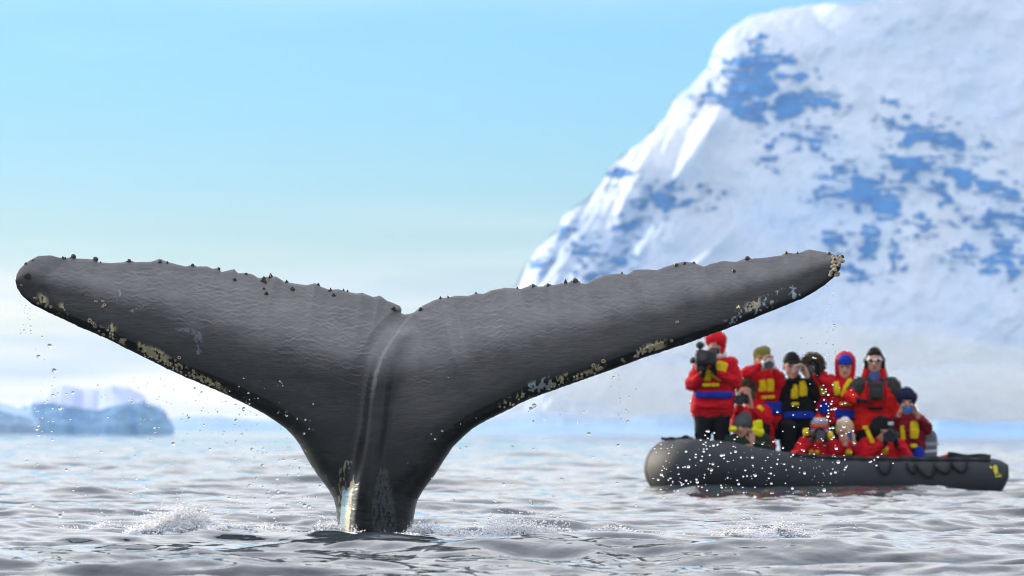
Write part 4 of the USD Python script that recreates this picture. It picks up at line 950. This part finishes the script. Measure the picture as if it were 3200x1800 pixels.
def person(label, head, off, sh, el, ha, pel, legs='stand', yaw=0.0, pitch=0.0, skin=None, jacket='red', trousers='black', gloves=None, grip=None, face=True, vest='yellow', panels=(), buckle=(), waist=None, hem=None, panel_off=0.0, sleeve=1.0, collar=True, extra=None):
    """All points are pixels of the photograph with a distance across the boat: head (px, py), sh / el / ha pairs (px, py, d), pel (px, py)."""
    Y = yb(head[0], off)
    skin = skin or SKIN
    H = at(head[0], head[1], Y)
    P_ = at(pel[0], pel[1], Y + (pel[2] if len(pel) > 2 else 0.0))
    base = np.array([P_[0], P_[1], 0.12])
    th = thing('person', label, 'person', base, group='people in the inflatable boat')
    pt = lambda q_: at(q_[0], q_[1], Y + (q_[2] if len(q_) > 2 else 0.0))
    SH = [pt(s) for s in sh]; EL = [pt(e) for e in el]; HA = [pt(h) for h in ha]
    cy_, sy_ = math.cos(yaw), math.sin(yaw); cpt, spt = math.cos(pitch), math.sin(pitch)
    Rh = np.array([[cy_, -sy_, 0], [sy_, cy_, 0], [0, 0, 1]]) @ np.array([[1, 0, 0], [0, cpt, -spt], [0, spt, cpt]])
    hp = lambda x, y, z: H + Rh @ np.array([x, y, z])
    # ---- the body: one skin from head to feet
    ms = [hull([(hp(0, .012, .035), .088), (hp(0, -.012, .02), .082), (hp(0, .03, .03), .085)]),
          hull([(hp(0, -.02, .0), .072), (hp(0, -.052, -.088), .030), (hp(.035, -.03, -.06), .034), (hp(-.035, -.03, -.06), .034)]),
          hull([(hp(0, -.092, .012), .010), (hp(0, -.112, -.026), .013), (hp(.012, -.094, -.030), .009), (hp(-.012, -.094, -.030), .009)], 10),
          hull([(hp(-.04, -.078, .030), .012), (hp(.04, -.078, .030), .012)], 10),
          hull([(hp(-.02, -.086, -.058), .009), (hp(.02, -.086, -.058), .009)], 10)]
    for s in (-1, 1):
        ms.append(hull([(hp(s * .086, .012, .012), .012), (hp(s * .092, .022, .022), .012), (hp(s * .084, .012, -.022), .010)], 8))
    neck = (SH[0] + SH[1]) / 2 + [0, 0, .035]
    ms += chain([(hp(0, .015, -.05), .052), (neck, .058)])
    chest = (SH[0] * .5 + SH[1] * .5) * .62 + P_ * .38
    hipv = unit((SH[1] - SH[0]) * [1, 1, 0]) * .10
    tor = [(SH[0], .06), (SH[1], .06), (neck, .05), (chest + hipv * .7, .11), (chest - hipv * .7, .11)]
    ms += [hull(tor), hull([(chest + hipv * .7, .11), (chest - hipv * .7, .11), (P_ + hipv, .10), (P_ - hipv, .10)])]
    fing = []
    for i in (0, 1):
        ms += chain([(SH[i], .052), (EL[i], .040), (HA[i], .027)])
        aim = grip[i] if grip is not None and grip[i] is not None else (HA[i] - EL[i], np.array([0, -1.0, 0]))
        if aim is not False:
            fing.append(hand(HA[i], *aim))
    knees, feet = [], []
    for i, s in enumerate((-1, 1)):
        hipj = P_ + hipv * (.9 if i else -.9)
        if legs == 'stand':
            kn = hipj + [s * .01, -.03, -(hipj[2] - .16) * .48]; ft = np.array([hipj[0] + s * .03, hipj[1], .19])
        elif legs == 'sit':
            kn = hipj + [s * .05, -.38, -.02]; ft = np.array([kn[0], kn[1] + .03, .19])
        else:
            kn = np.array([hipj[0] + s * .04, hipj[1] - .12, .22]); ft = np.array([kn[0], kn[1] + .40, .19])
        knees.append(kn); feet.append(ft)
        ms += chain([(hipj, .085), (kn, .058), (ft, .042)]) + [hull([(ft, .042), (ft + [0, -.15 if legs != 'kneel' else .08, -.03], .034)])]
    allm = union(ms + [f for fl_ in fing for f in fl_]) if gloves is None else union(ms)
    obj('body', soft(allm, 0.018, 6), skin, th, smooth=True, off=base)
    if gloves is not None:
        for i, fl_ in enumerate(fing):
            k_ = unit(HA[i] - EL[i]) * .05
            obj('glove', soft(union(fl_ + chain([(HA[i] - k_, .036), (HA[i], .032)])), 0.016, 4), CL[gloves], th, smooth=True, off=base)
    # ---- clothes
    a = .018
    jk = [hull([(SH[0], .085), (SH[1], .085), (neck - [0, 0, .03], .085), (chest + hipv * .9 + [0, -.02, 0], .145), (chest - hipv * .9 + [0, -.02, 0], .145)]),
          hull([(chest + hipv * .9 + [0, -.02, 0], .145), (chest - hipv * .9 + [0, -.02, 0], .145), (P_ + hipv * 1.1, .135), (P_ - hipv * 1.1, .135)])]
    for i in (0, 1):
        w_ = HA[i] + unit(EL[i] - HA[i]) * .035
        jk += chain([(SH[i], .085 * sleeve), (EL[i], .074 * sleeve), (w_, .050)])
    if collar:
        jk += [hull([(neck + [0, .02, .03], .082), (neck + [0, .01, -.03], .10)])]
    obj('jacket', soft(union(jk), 0.020, 5, 0.011, head[0]), CL[jacket], th, smooth=True, off=base)
    tj = []
    for i in (0, 1):
        hipj = P_ + hipv * (.9 if i else -.9)
        tj += chain([(hipj, .115), (knees[i], .088), (feet[i] + [0, 0, .05], .070)])
    tj.append(hull([(P_ + hipv, .125), (P_ - hipv, .125), (P_ + hipv - [0, 0, .05], .115), (P_ - hipv - [0, 0, .05], .115)]))
    obj('trousers', soft(union(tj), 0.035, 4, 0.008, head[0] + 3), CL[trousers], th, smooth=True, off=base)
    for i in (0, 1):
        ft = feet[i]; dy = -.17 if legs != 'kneel' else .06
        obj('boot', soft(union([hull([(ft + [0, 0, .06], .066), (ft - [0, 0, .01], .056), (ft + [0, dy, -.02], .048)])]), 0.03, 2), CL['black'], th, smooth=True, off=base)
    fy = Y + panel_off - .175
    for x0, y0, x1, y1, w in [(*q_[:4], q_[4] * 1.08) for q_ in panels]:        # floats of the life vest, from the shoulder to the waist
        A0, A1 = at(x0, y0, fy + .010), at(x1, y1, fy - .005)
        ax_ = unit(A1 - A0); sd = unit(np.cross(ax_, [0, -1.0, 0])); ro = min(.03, w * .24 * MB); hw_ = w / 2 * MB - ro
        pm = hull([(p_ + sd * s * hw_ * q_ + [0, dy, 0], ro) for p_, q_ in ((A0 + ax_ * ro, .8), (A0 * .5 + A1 * .5 + [0, -.015, 0], 1), (A1 - ax_ * ro, .95)) for s in (-1, 1) for dy in (0, .04)])
        obj('vest_float', soft(pm, 0.022, 4, 0.004, x0), CL[vest], th, smooth=True, off=base)
    for x0, y0, x1, y1, w in buckle:
        A0, A1 = at(x0, y0, fy - .02), at(x1, y1, fy - .02)
        obj('vest_belt_float', soft(hull([(A0, w / 2 * MB), (A1, w / 2 * MB)]), 0.02, 2), CL[vest], th, smooth=True, off=base)
    if waist:
        x0, x1, y0, y1, col = waist
        rr_ = .155
        A0, A1 = at(x0, (y0 + y1) / 2, Y + panel_off), at(x1, (y0 + y1) / 2, Y + panel_off)
        hgt = max((y1 - y0) / 2 * MB - .03, .008); e = unit(A1 - A0) * (rr_ - .03)
        ring = hull([(p_ + [0, dy, dz], .03) for p_ in (A0 + e * .25, A1 - e * .25) for dy in (-.125, .125) for dz in (-hgt, hgt)] + [(p_ + [0, dy, dz], .03) for p_ in (A0 * .7 + A1 * .3, A0 * .3 + A1 * .7) for dy in (-.165, .16) for dz in (-hgt, hgt)])
        obj('vest_skirt', soft(ring, 0.025, 4, 0.007, x0), CL[col], th, smooth=True, off=base)
    if hem:
        x0, x1, y0, y1, col = hem
        A0, A1 = at(x0, (y0 + y1) / 2, Y), at(x1, (y0 + y1) / 2, Y); hgt = max((y1 - y0) / 2 * MB - .04, .01); e = unit(A1 - A0) * .04
        ring = hull([(p_ + [0, dy, dz], .04) for p_ in (A0 + e, A1 - e) for dy in (-.10, .10) for dz in (-hgt, hgt)] + [(p_ + [0, dy, dz], .04) for p_ in (A0 * .7 + A1 * .3, A0 * .3 + A1 * .7) for dy in (-.135, .135) for dz in (-hgt, hgt)])
        obj('jacket_hem', soft(ring, 0.028, 4, 0.010, x0), CL[col], th, smooth=True, off=base)
    if face:
        for s in (-1, 1):
            m = trimesh.creation.icosphere(2, .0125); m.vertices *= [1.25, 0.7, .8]; m.vertices = m.vertices @ Rh.T + hp(s * .033, -.083, .012)
            obj('eye', m, PUPIL, th, smooth=True, off=base)
            obj('eyebrow', soft(hull([(hp(s * .018, -.090, .037), .005), (hp(s * .05, -.078, .040), .005)], 8), .02, 0), CL['hair'], th, smooth=True, off=base)
        obj('lips', soft(hull([(hp(-.022, -.088, -.056), .006), (hp(.022, -.088, -.056), .006), (hp(0, -.095, -.058), .007)], 8), .01, 1), LIP, th, smooth=True, off=base)
    return dict(t=th, hp=hp, H=H, R=Rh, base=base, Y=Y, SH=SH, EL=EL, HA=HA, neck=neck, P=P_, fy=fy)


def put(p, name, man, mat_, L=0.02, it=4, wr=0.0):
    return obj(name, soft(man, L, it, wr, 3), mat_, p['t'], smooth=True, off=p['base'])


def beanie(p, col, low=.02, top=.10, big=1.0, band=None):
    hp = p['hp']
    put(p, 'hat', hull([(hp(0, .015, .05), .103 * big), (hp(0, .02, .05 + top * .4), .092 * big), (hp(0, -.008, low + .038), .098 * big)]), CL[col], .022, 3, .003)
    put(p, 'hat_brim', hull([(hp(.03 * i, .008 + .02 * j, low + .03), .088 * big) for i in (-1, 1) for j in (-1, 1)]), CL[band or col], .022, 3, .002)


def fur(p, name, centre, r, col, n_=700, length=.055, cone=None, seed=1, opening=None):
    """A ruff or head of hair: many fine tapering tufts on a ball."""
    r_ = np.random.default_rng(seed); vs, fs = [], []
    k = 0
    while k < n_:
        d = unit(r_.normal(size=3))
        if opening is not None and np.dot(d, opening[0]) > opening[1]:
            continue
        b = centre + d * r; tip = b + unit(d + r_.normal(0, .35, 3) + [0, 0, -.35]) * length * r_.uniform(.6, 1.2)
        s = unit(np.cross(d, r_.normal(size=3))) * .007; u_ = unit(np.cross(d, s)) * .007
        vs += [b + s, b - s * .5 + u_ * .8, b - s * .5 - u_ * .8, tip]; o = 4 * k
        fs += [[o, o + 1, o + 3], [o + 1, o + 2, o + 3], [o + 2, o, o + 3]]; k += 1
    m = trimesh.Trimesh(np.array(vs), np.array(fs), process=False)
    return obj(name, m, CL[col], p['t'], smooth=False, off=p['base'])


def compact_camera(px, py, Y, w, h, mat_, label, lens=True):
    c0 = at(px, py, Y)
    t = thing('compact_camera', label, 'camera', c0, group='cameras held by the people in the boat')
    obj('camera_body', soft(rbox(c0, [w / 2 * MB, .016, h / 2 * MB], .008), .02, 1), mat_, t, smooth=40, off=c0)
    lx = .012 if lens else .02
    obj('lens', cyl(c0 + [lx, -.014, 0], c0 + [lx, -.040, 0], .024, .020), METAL if lens else mat_, t, smooth=40, off=c0)
    obj('lens_glass', cyl(c0 + [lx, -.039, 0], c0 + [lx, -.0425, 0], .013), GLASS, t, smooth=40, off=c0)
    obj('shutter_button', cyl(c0 + [-.025, 0, h / 2 * MB - .002], c0 + [-.025, 0, h / 2 * MB + .006], .008), METAL, t, smooth=40, off=c0)
    return t


def slr(px, py, Y, label, aim=(0, -1, 0), L=.16, rad=.042, mat_=None, flash=False, s=1.0, ring=None):
    c0 = at(px, py, Y); d = unit(aim); x_ = unit(np.cross(d, [0, 0, 1])); u_ = np.cross(x_, d); M = np.stack([x_, d, u_], 1)
    t = thing('reflex_camera', label, 'camera', c0, group='cameras held by the people in the boat'); mat_ = mat_ or BLACKP
    obj('camera_body', soft(union([rbox(c0, np.array([.072, .030, .048]) * s, .012, M), rbox(c0 + u_ * .055 * s, np.array([.028, .03, .02]) * s, .010, M), rbox(c0 - x_ * -.058 * s + d * .022, np.array([.018, .03, .045]) * s, .012, M)]), .02, 1), mat_, t, smooth=40, off=c0)
    obj('lens', trimesh.util.concatenate([cyl(c0 + d * .02, c0 + d * L * .6, rad * s, rad * s), cyl(c0 + d * L * .6, c0 + d * L, rad * 1.0 * s, rad * 1.22 * s)]), BLACKP, t, smooth=40, off=c0)
    if ring:
        obj('lens_ring', cyl(c0 + d * L * .45, c0 + d * L * .56, rad * s * 1.06), ring, t, smooth=40, off=c0)
    obj('lens_glass', cyl(c0 + d * (L - .004), c0 + d * (L + .002), rad * 1.05 * s), GLASS, t, smooth=40, off=c0)
    if flash:
        f0 = c0 + u_ * .11
        obj('flash', soft(union([rbox(f0 + u_ * .03, [.036, .045, .026], .008, M), rbox(f0 - u_ * .02, [.02, .02, .03], .008, M)]), .02, 1), mat_, t, smooth=40, off=c0)
        obj('flash_window', soft(rbox(f0 + u_ * .03 + d * .044, [.028, .004, .018], .003, M), .03, 0), METAL, t, smooth=40, off=c0)
    return t


F_ = np.array([0, -1.0, 0]); UPV = np.array([0, 0, 1.0])
# 1 -- standing at the bow with a video camera
p1 = person('person in red cap standing at the bow filming with a black video camera', (2236, 1080), .62, [(2192, 1142), (2283, 1138)], [(2160, 1203, -.08), (2300, 1196, -.05)], [(2196, 1172, -.26), (2236, 1164, -.28)], (2226, 1284), 'stand', yaw=-.45, gloves='black', grip=[(UPV + [.3, 0, 0], [.6, -.2, .2]), (UPV + [-.4, 0, 0], [-.6, -.2, .2])],
            panels=[(2204, 1148, 2206, 1190, 34), (2262, 1130, 2238, 1186, 38)], buckle=[(2200, 1203, 2216, 1203, 12), (2226, 1203, 2242, 1203, 12)], waist=(2170, 2290, 1222, 1247, 'blue'), hem=(2168, 2288, 1250, 1280, 'red'), face=False, sleeve=1.08)
beanie(p1, 'red', low=.03)
put(p1, 'ear_flap', hull([(p1['hp'](.085, .02, .0), .03), (p1['hp'](.08, -.01, -.08), .025), (p1['hp'](.05, .05, -.06), .03)]), CL['red'])
put(p1, 'collar', hull([(p1['hp'](.05, -.03, -.11), .035), (p1['hp'](.09, .03, -.10), .03), (p1['hp'](-.03, -.05, -.13), .03)]), CL['white'])
c0 = at(2206, 1118, p1['Y'] - .26)
vc = thing('video_camera', 'large black video camera with a fuzzy round microphone at the bow', 'camera', c0, group='cameras held by the people in the boat')
obj('camera_body', soft(union([rbox(c0, [.115, .10, .085], .03), rbox(c0 + [-.06, .0, -.08], [.05, .07, .07], .02), rbox(c0 + [.09, .03, .075], [.06, .05, .035], .015), hull([(c0 + [-.10, 0, -.02], .04), (c0 + [-.145, .0, -.035], .03)])]), .03, 2), BLACKP, vc, smooth=40, off=c0)
obj('lens', cyl(c0 + [-.03, -.08, .02], c0 + [-.05, -.22, .02], .052, .062), BLACKP, vc, smooth=40, off=c0)
obj('lens_glass', cyl(c0 + [-.05, -.219, .02], c0 + [-.0505, -.224, .02], .05), GLASS, vc, smooth=40, off=c0)
mc = at(2188, 1079, p1['Y'] - .28)
obj('microphone', soft(union([ball(mc, .046, 20), hull([(mc, .018), (c0 + [-.06, 0, .06], .018)])]), .014, 2, .006), CL['charcoal'], vc, smooth=True, off=c0)
# 2 -- olive hat
p2 = person('person in olive hat raising both arms to a dark camera, left of the black cap', (2384, 1130), 1.25, [(2346, 1178), (2428, 1176)], [(2334, 1166, -.30), (2456, 1232, -.12)], [(2378, 1140, -.22), (2418, 1150, -.22)], (2422, 1330), 'sit', yaw=.15, face=False, grip=[(UPV * .6 + [.5, 0, 0], [.5, -.3, 0]), (UPV + [-.3, 0, 0], [-.6, -.2, 0])],
            panels=[(2382, 1186, 2384, 1226, 24), (2408, 1184, 2408, 1226, 24)], buckle=[(2384, 1242, 2394, 1242, 11), (2404, 1241, 2416, 1241, 12)], waist=(2372, 2452, 1254, 1296, 'blue'), hem=(2380, 2456, 1296, 1345, 'red'))
hp = p2['hp']
put(p2, 'hat', hull([(hp(0, .0, .085), .088), (hp(-.02, .02, .07), .09), (hp(.03, .0, .13), .05), (hp(-.05, .0, .115), .05)]), CL['olive'], .02, 3, .004)
put(p2, 'hat_brim', hull([(hp(-.07, -.05, .055), .018), (hp(.07, -.05, .055), .018), (hp(.04, -.13, .05), .012), (hp(-.04, -.13, .05), .012), (hp(0, .06, .06), .03)]), CL['olive'])
slr(2401, 1140, p2['Y'] - .25, 'black camera with silver top held by the person in olive hat', (.1, -1, 0), .12, .036, METAL)
# 3 -- black cap
p3 = person('person in black cap and black jacket aiming a small silver camera', (2475, 1148), 1.22, [(2440, 1205), (2530, 1206)], [(2438, 1262, -.05), (2548, 1240, -.08)], [(2476, 1178, -.25), (2524, 1174, -.25)], (2490, 1330), 'stand', yaw=.1, jacket='black', skin=SKIN2,
            grip=[(UPV + [.25, 0, 0], [.7, -.2, 0]), (UPV + [-.45, 0, 0], [-.7, -.2, 0])], panels=[(2480, 1200, 2484, 1246, 24), (2510, 1190, 2510, 1240, 27)], buckle=[(2478, 1263, 2492, 1263, 12)], waist=(2444, 2546, 1284, 1312, 'blue'))
hp = p3['hp']
put(p3, 'cap', hull([(hp(0, .015, .065), .098), (hp(0, .01, .095), .082)]), CL['black'], .02, 3)
put(p3, 'cap_peak', hull([(hp(-.06, -.07, .062), .012), (hp(.06, -.07, .062), .012), (hp(-.035, -.15, .05), .008), (hp(.035, -.15, .05), .008)]), CL['black'])
compact_camera(2493, 1149, p3['Y'] - .23, 26, 17, METAL, 'small silver compact camera held by the person in black cap')
# 4 -- fur hood
p4 = person('person hidden by a brown fur hood, photographing beside the black cap', (2540, 1144), 1.30, [(2536, 1196), (2598, 1194)], [(2540, 1240, -.05), (2606, 1222, -.16)], [(2528, 1168, -.24), (2556, 1172, -.26)], (2580, 1340), 'sit', yaw=-.1, face=False, gloves='black', grip=[(UPV, [.6, -.2, 0]), (UPV, [-.6, -.2, 0])],
            waist=(2552, 2618, 1252, 1296, 'blue'), hem=(2556, 2622, 1296, 1345, 'red'), panels=[(2566, 1188, 2572, 1236, 18)], vest='yellow', sleeve=1.2)
put(p4, 'hood', union([hull([(p4['hp'](0, .03, .02), .125), (p4['hp'](0, .05, -.05), .11)])]), CL['brown'], .025, 3)
fur(p4, 'fur_ruff', p4['hp'](0, .02, .01), .112, 'brown', 1500, .05, seed=4, opening=(unit(F_ + [-.1, 0, -.25]), .80))
slr(2536, 1152, p4['Y'] - .22, 'black camera in front of the brown fur hood', (-.1, -1, 0), .11, .04, s=.9)
# 5 -- red hood over blue cap
p5 = person('smiling person with red hood up over a blue cap', (2641, 1150), 1.20, [(2606, 1204), (2690, 1204)], [(2604, 1262, 0), (2694, 1262, 0)], [(2630, 1345, -.16), (2662, 1345, -.16)], (2648, 1335), 'stand', yaw=-.08, skin=SKIN2, panels=[(2612, 1192, 2618, 1236, 20), (2664, 1186, 2640, 1246, 34)], buckle=[(2628, 1262, 2660, 1262, 11)], waist=(2604, 2690, 1278, 1310, 'blue'), hem=(2602, 2690, 1310, 1345, 'red'), collar=True)
hp = p5['hp']
put(p5, 'blue_cap', hull([(hp(0, .01, .06), .099), (hp(0, -.02, .075), .088)]), CL['blue'], .02, 3)
put(p5, 'cap_peak', hull([(hp(-.06, -.08, .058), .011), (hp(.06, -.08, .058), .011), (hp(-.03, -.13, .05), .008), (hp(.03, -.13, .05), .008)]), CL['blue'])
hd = hull([(hp(0, .03, .075), .115), (hp(0, .04, -.02), .118), (hp(0, .03, -.12), .10)]) - hull([(hp(0, -.09, .055), .095), (hp(0, -.10, -.06), .074), (hp(0, -.2, 0), .09)])
put(p5, 'hood', hd, CL['red'], .02, 2)
# 6 -- guide with sunglasses
p6 = person('tallest person at the back with dark hair and white sunglasses in red and black jacket', (2733, 1132), .98, [(2684, 1208), (2788, 1208)], [(2655, 1242, -.12), (2808, 1262, -.02)], [(2682, 1252, -.26), (2800, 1312, -.12)], (2736, 1330), 'stand', yaw=-.05, jacket='bright_red', gloves='black', vest='charcoal', sleeve=1.15, hem=(2682, 2792, 1290, 1345, 'bright_red'), grip=[(np.array([1.0, 0, 0]), [0, 0, -1.0]), None])
hp = p6['hp']
put(p6, 'hair', union([hull([(hp(0, .03, .055), .100), (hp(0, .02, .08), .090)]), hull([(hp(.085, .02, .03), .035), (hp(.095, .02, -.10), .03)]), hull([(hp(-.085, .02, .03), .035), (hp(-.09, .02, -.10), .03)])]), CL['hair'], .02, 3, .006)
put(p6, 'sunglasses_frame', union([hull([(hp(s * .018, -.10, .022), .016), (hp(s * .062, -.088, .026), .017)]) for s in (-1, 1)] + [hull([(hp(s * .07, -.085, .028), .008), (hp(s * .094, .02, .025), .007)]) for s in (-1, 1)] + [hull([(hp(-.02, -.102, .028), .007), (hp(.02, -.102, .028), .007)])]), CL['white'], .01, 1)
for s in (-1, 1):
    m = trimesh.creation.icosphere(2, 1.0); m.vertices *= [.025, .008, .0145]; m.vertices = m.vertices @ p6['R'].T + hp(s * .040, -.109, .022)
    obj('sunglass_lens', m, GLASS, p6['t'], smooth=True, off=p6['base'])
put(p6, 'scarf', hull([(hp(0, -.02, -.115), .062), (hp(0, .0, -.16), .075), (hp(0, -.05, -.19), .05)]), CL['scarf'], .02, 3, .006)
put(p6, 'jacket_hood', union([hull([(hp(s * .085, .03, -.09), .042), (hp(s * .10, .03, -.16), .045)]) for s in (-1, 1)]), CL['bright_red'], .02, 3)
for i, s in enumerate((-1, 1)):
    put(p6, 'shoulder_panel', hull([(p6['SH'][i] + [0, -.01, .012], .096), (p6['SH'][i] * .55 + p6['EL'][i] * .45 + [0, -.01, .01], .094), (p6['SH'][i] + [-s * .09, -.01, .02], .088)]), CL['charcoal'], .025, 4, .006)
q1 = at(2738, 1222, p6['Y'] - .215)
put(p6, 'chest_pack', union([rbox(q1, [.078, .05, .10], .03), rbox(q1 + [0, -.04, -.03], [.05, .03, .05], .02)]), CL['charcoal'], .02, 2)
put(p6, 'chest_strap', union([hull([(at(x0, 1196, p6['Y'] - .15), .014), (at(x0, 1270, p6['Y'] - .19), .014)]) for x0 in (2708, 2768)]), CL['red'], .02, 2)
put(p6, 'belt', hull([(at(2716, 1276, p6['Y'] - .19), .017), (at(2756, 1276, p6['Y'] - .19), .017)]), CL['black'], .02, 1)
# 7 -- right end, navy beanie
p7 = person('person in navy beanie holding a blue compact camera up, beside the outboard motor', (2833, 1260), .72, [(2796, 1318), (2874, 1316)], [(2790, 1366, -.08), (2898, 1340, -.05)], [(2808, 1300, -.25), (2868, 1302, -.25)], (2822, 1430), 'kneel', yaw=0, jacket='dark_red', trousers='blue', face=True,
            grip=[(UPV + [.35, 0, 0], [.8, -.2, 0]), (UPV + [-.35, 0, 0], [-.8, -.2, 0])], panels=[(2858, 1316, 2856, 1372, 28), (2818, 1330, 2822, 1376, 16)], buckle=[(2850, 1394, 2860, 1394, 15)])
beanie(p7, 'navy', low=.03)
put(p7, 'blue_trouser_leg', hull([(at(2866, 1412, p7['Y'] - .12), .075), (at(2868, 1440, p7['Y'] - .12), .075)]), CL['blue'])
compact_camera(2838, 1281, p7['Y'] - .25, 30, 20, BLUEP, 'bright blue compact camera held up at the boat\'s right end', lens=False)
# 8 -- brown hat behind the grey hat
p8 = person('person in shaggy brown hat with a black camera, behind the grey knit hat', (2330, 1226), .95, [(2306, 1290), (2388, 1284)], [(2300, 1330, -.08), (2398, 1322, -.08)], [(2312, 1262, -.24), (2346, 1270, -.24)], (2360, 1400), 'kneel', yaw=-.15, face=False, gloves=None, skin=SKIN2, grip=[(UPV, [.6, -.3, 0]), (UPV + [-.2, 0, 0], [-.6, -.3, 0])], panels=[(2368, 1268, 2384, 1284, 16)], hem=None)
put(p8, 'fur_hat', hull([(p8['hp'](0, .02, .055), .105), (p8['hp'](.03, .03, -.02), .09)]), CL['brown'], .022, 3)
fur(p8, 'hat_fur', p8['hp'](.005, .015, .045), .098, 'brown', 900, .03, seed=9, opening=(unit(F_ + [-.1, 0, -.5]), .66))
slr(2318, 1248, p8['Y'] - .22, 'black camera with a round lens in front of the shaggy brown hat', (-.18, -1, -.05), .18, .046)
# 9 -- grey knit hat, leaning on the tube
p9 = person('person in grey knit hat and yellow vest leaning over the bow tube', (2318, 1336), .42, [(2286, 1376), (2384, 1372)], [(2272, 1420, -.02), (2404, 1412, -.05)], [(2312, 1404, -.24), (2352, 1384, -.26)], (2340, 1490), 'kneel', yaw=-.2, jacket='green', grip=[(UPV * .2 + [.6, 0, 0], [0, -.3, -.6]), (UPV + [-.1, 0, 0], [-.6, -.4, 0])], panels=[(2292, 1330, 2290, 1352, 26), (2352, 1326, 2384, 1326, 26), (2374, 1334, 2362, 1362, 40), (2330, 1376, 2336, 1396, 14)], vest='lime_yellow', panel_off=.10)
hp = p9['hp']
put(p9, 'knit_hat', hull([(hp(.01, .02, .06), .103), (hp(.03, .03, .11), .075), (hp(.0, -.01, .045), .098)]), CL['grey'], .02, 3, .005)
put(p9, 'hat_flap', hull([(hp(.085, .0, .03), .035), (hp(.095, -.02, -.09), .028), (hp(.06, .03, -.06), .03)]), CL['grey'])
# 10 -- striped bobble hat
p10 = person('person in striped bobble hat looking through a large camera', (2561, 1352), .42, [(2512, 1392), (2602, 1392)], [(2492, 1424, -.10), (2606, 1428, -.08)], [(2540, 1374, -.26), (2582, 1374, -.26)], (2556, 1500), 'kneel', yaw=.0, face=False, gloves='charcoal', grip=[(UPV + [.3, 0, 0], [.7, -.2, 0]), (UPV + [-.3, 0, 0], [-.7, -.2, 0])], panels=[(2516, 1338, 2520, 1362, 20), (2594, 1346, 2596, 1376, 17), (2534, 1404, 2534, 1420, 17), (2554, 1406, 2554, 1420, 15)], panel_off=.02, sleeve=1.15)
hp = p10['hp']
for nm, z, col, r in (('hat_stripe', .020, 'sky', .104), ('hat_stripe', .046, 'pink', .1045), ('hat_stripe', .074, 'orange', .102), ('hat_stripe', .108, 'sky', .095), ('hat_stripe', .140, 'cream', .070)):
    m = trimesh.creation.cylinder(r, .032, sections=28); m.vertices[m.vertices[:, 2] > 0, :2] *= .95
    m.vertices = m.vertices @ p10['R'].T + hp(0, .006, z + .008)
    obj(nm, m, CL[col], p10['t'], smooth=40, off=p10['base'])
pm_ = at(2558, 1303, p10['Y'])
put(p10, 'bobble', ball(pm_, .038, 18), CL['bright_red'], .014, 1, .006)
slr(2562, 1360, p10['Y'] - .21, 'camera with silver body and black lens under the striped bobble hat', (0.02, -1, 0), .14, .046, METAL)
# 11 -- beige headband
p11 = person('person with a beige furry headband holding a small blue camera', (2640, 1356), .42, [(2606, 1404), (2680, 1404)], [(2598, 1436, -.06), (2688, 1436, -.06)], [(2642, 1388, -.25), (2668, 1384, -.25)], (2640, 1510), 'kneel', yaw=.1, skin=SKIN2, grip=[(UPV + [.1, 0, 0], [.7, -.2, 0]), (UPV + [-.2, 0, 0], [-.7, -.2, 0])], panels=[(2654, 1404, 2652, 1424, 22)], face=True)
hp = p11['hp']
put(p11, 'headband', hull([(hp(0, .005, .062), .108), (hp(0, -.01, .05), .104)]), CL['beige'], .02, 3, .006)
put(p11, 'hair', hull([(hp(0, .02, .10), .092), (hp(-.05, .01, .10), .055)]), CL['cream'], .02, 3, .008)
put(p11, 'hair_side', hull([(hp(-.085, .02, .0), .035), (hp(-.09, .02, -.09), .03)]), CL['hair'], .02, 3)
compact_camera(2655, 1361, p11['Y'] - .24, 19, 18, BLUEP, 'small blue camera in front of the beige headband', lens=False)
# 12 -- black hat, big camera with flash
p12 = person('person in round black fur hat aiming a black camera with a flash', (2756, 1352), .42, [(2708, 1390), (2806, 1396)], [(2702, 1428, -.10), (2834, 1430, -.06)], [(2766, 1386, -.26), (2800, 1386, -.26)], (2762, 1510), 'kneel', yaw=.25, face=True, gloves='black', grip=[(UPV + [.3, 0, 0], [.6, -.2, 0]), (UPV + [-.3, 0, 0], [-.6, -.2, 0])], panels=[(2696, 1336, 2714, 1336, 12), (2708, 1340, 2728, 1386, 15), (2772, 1396, 2762, 1420, 19)], sleeve=1.15, panel_off=.06)
put(p12, 'fur_hat', hull([(p12['hp'](0, .02, .07), .118), (p12['hp'](-.03, .02, .04), .112), (p12['hp'](.03, .02, .04), .112)]), CL['black'], .022, 3)
fur(p12, 'hat_fur', p12['hp'](0, .02, .065), .112, 'black', 700, .022, seed=12, opening=(unit(F_ + [0, 0, -.6]), .60))
slr(2784, 1364, p12['Y'] - .24, 'black camera with flash and long lens beside the round black fur hat', (-.12, -1, 0), .18, .048, flash=True, s=1.12, ring=METAL)
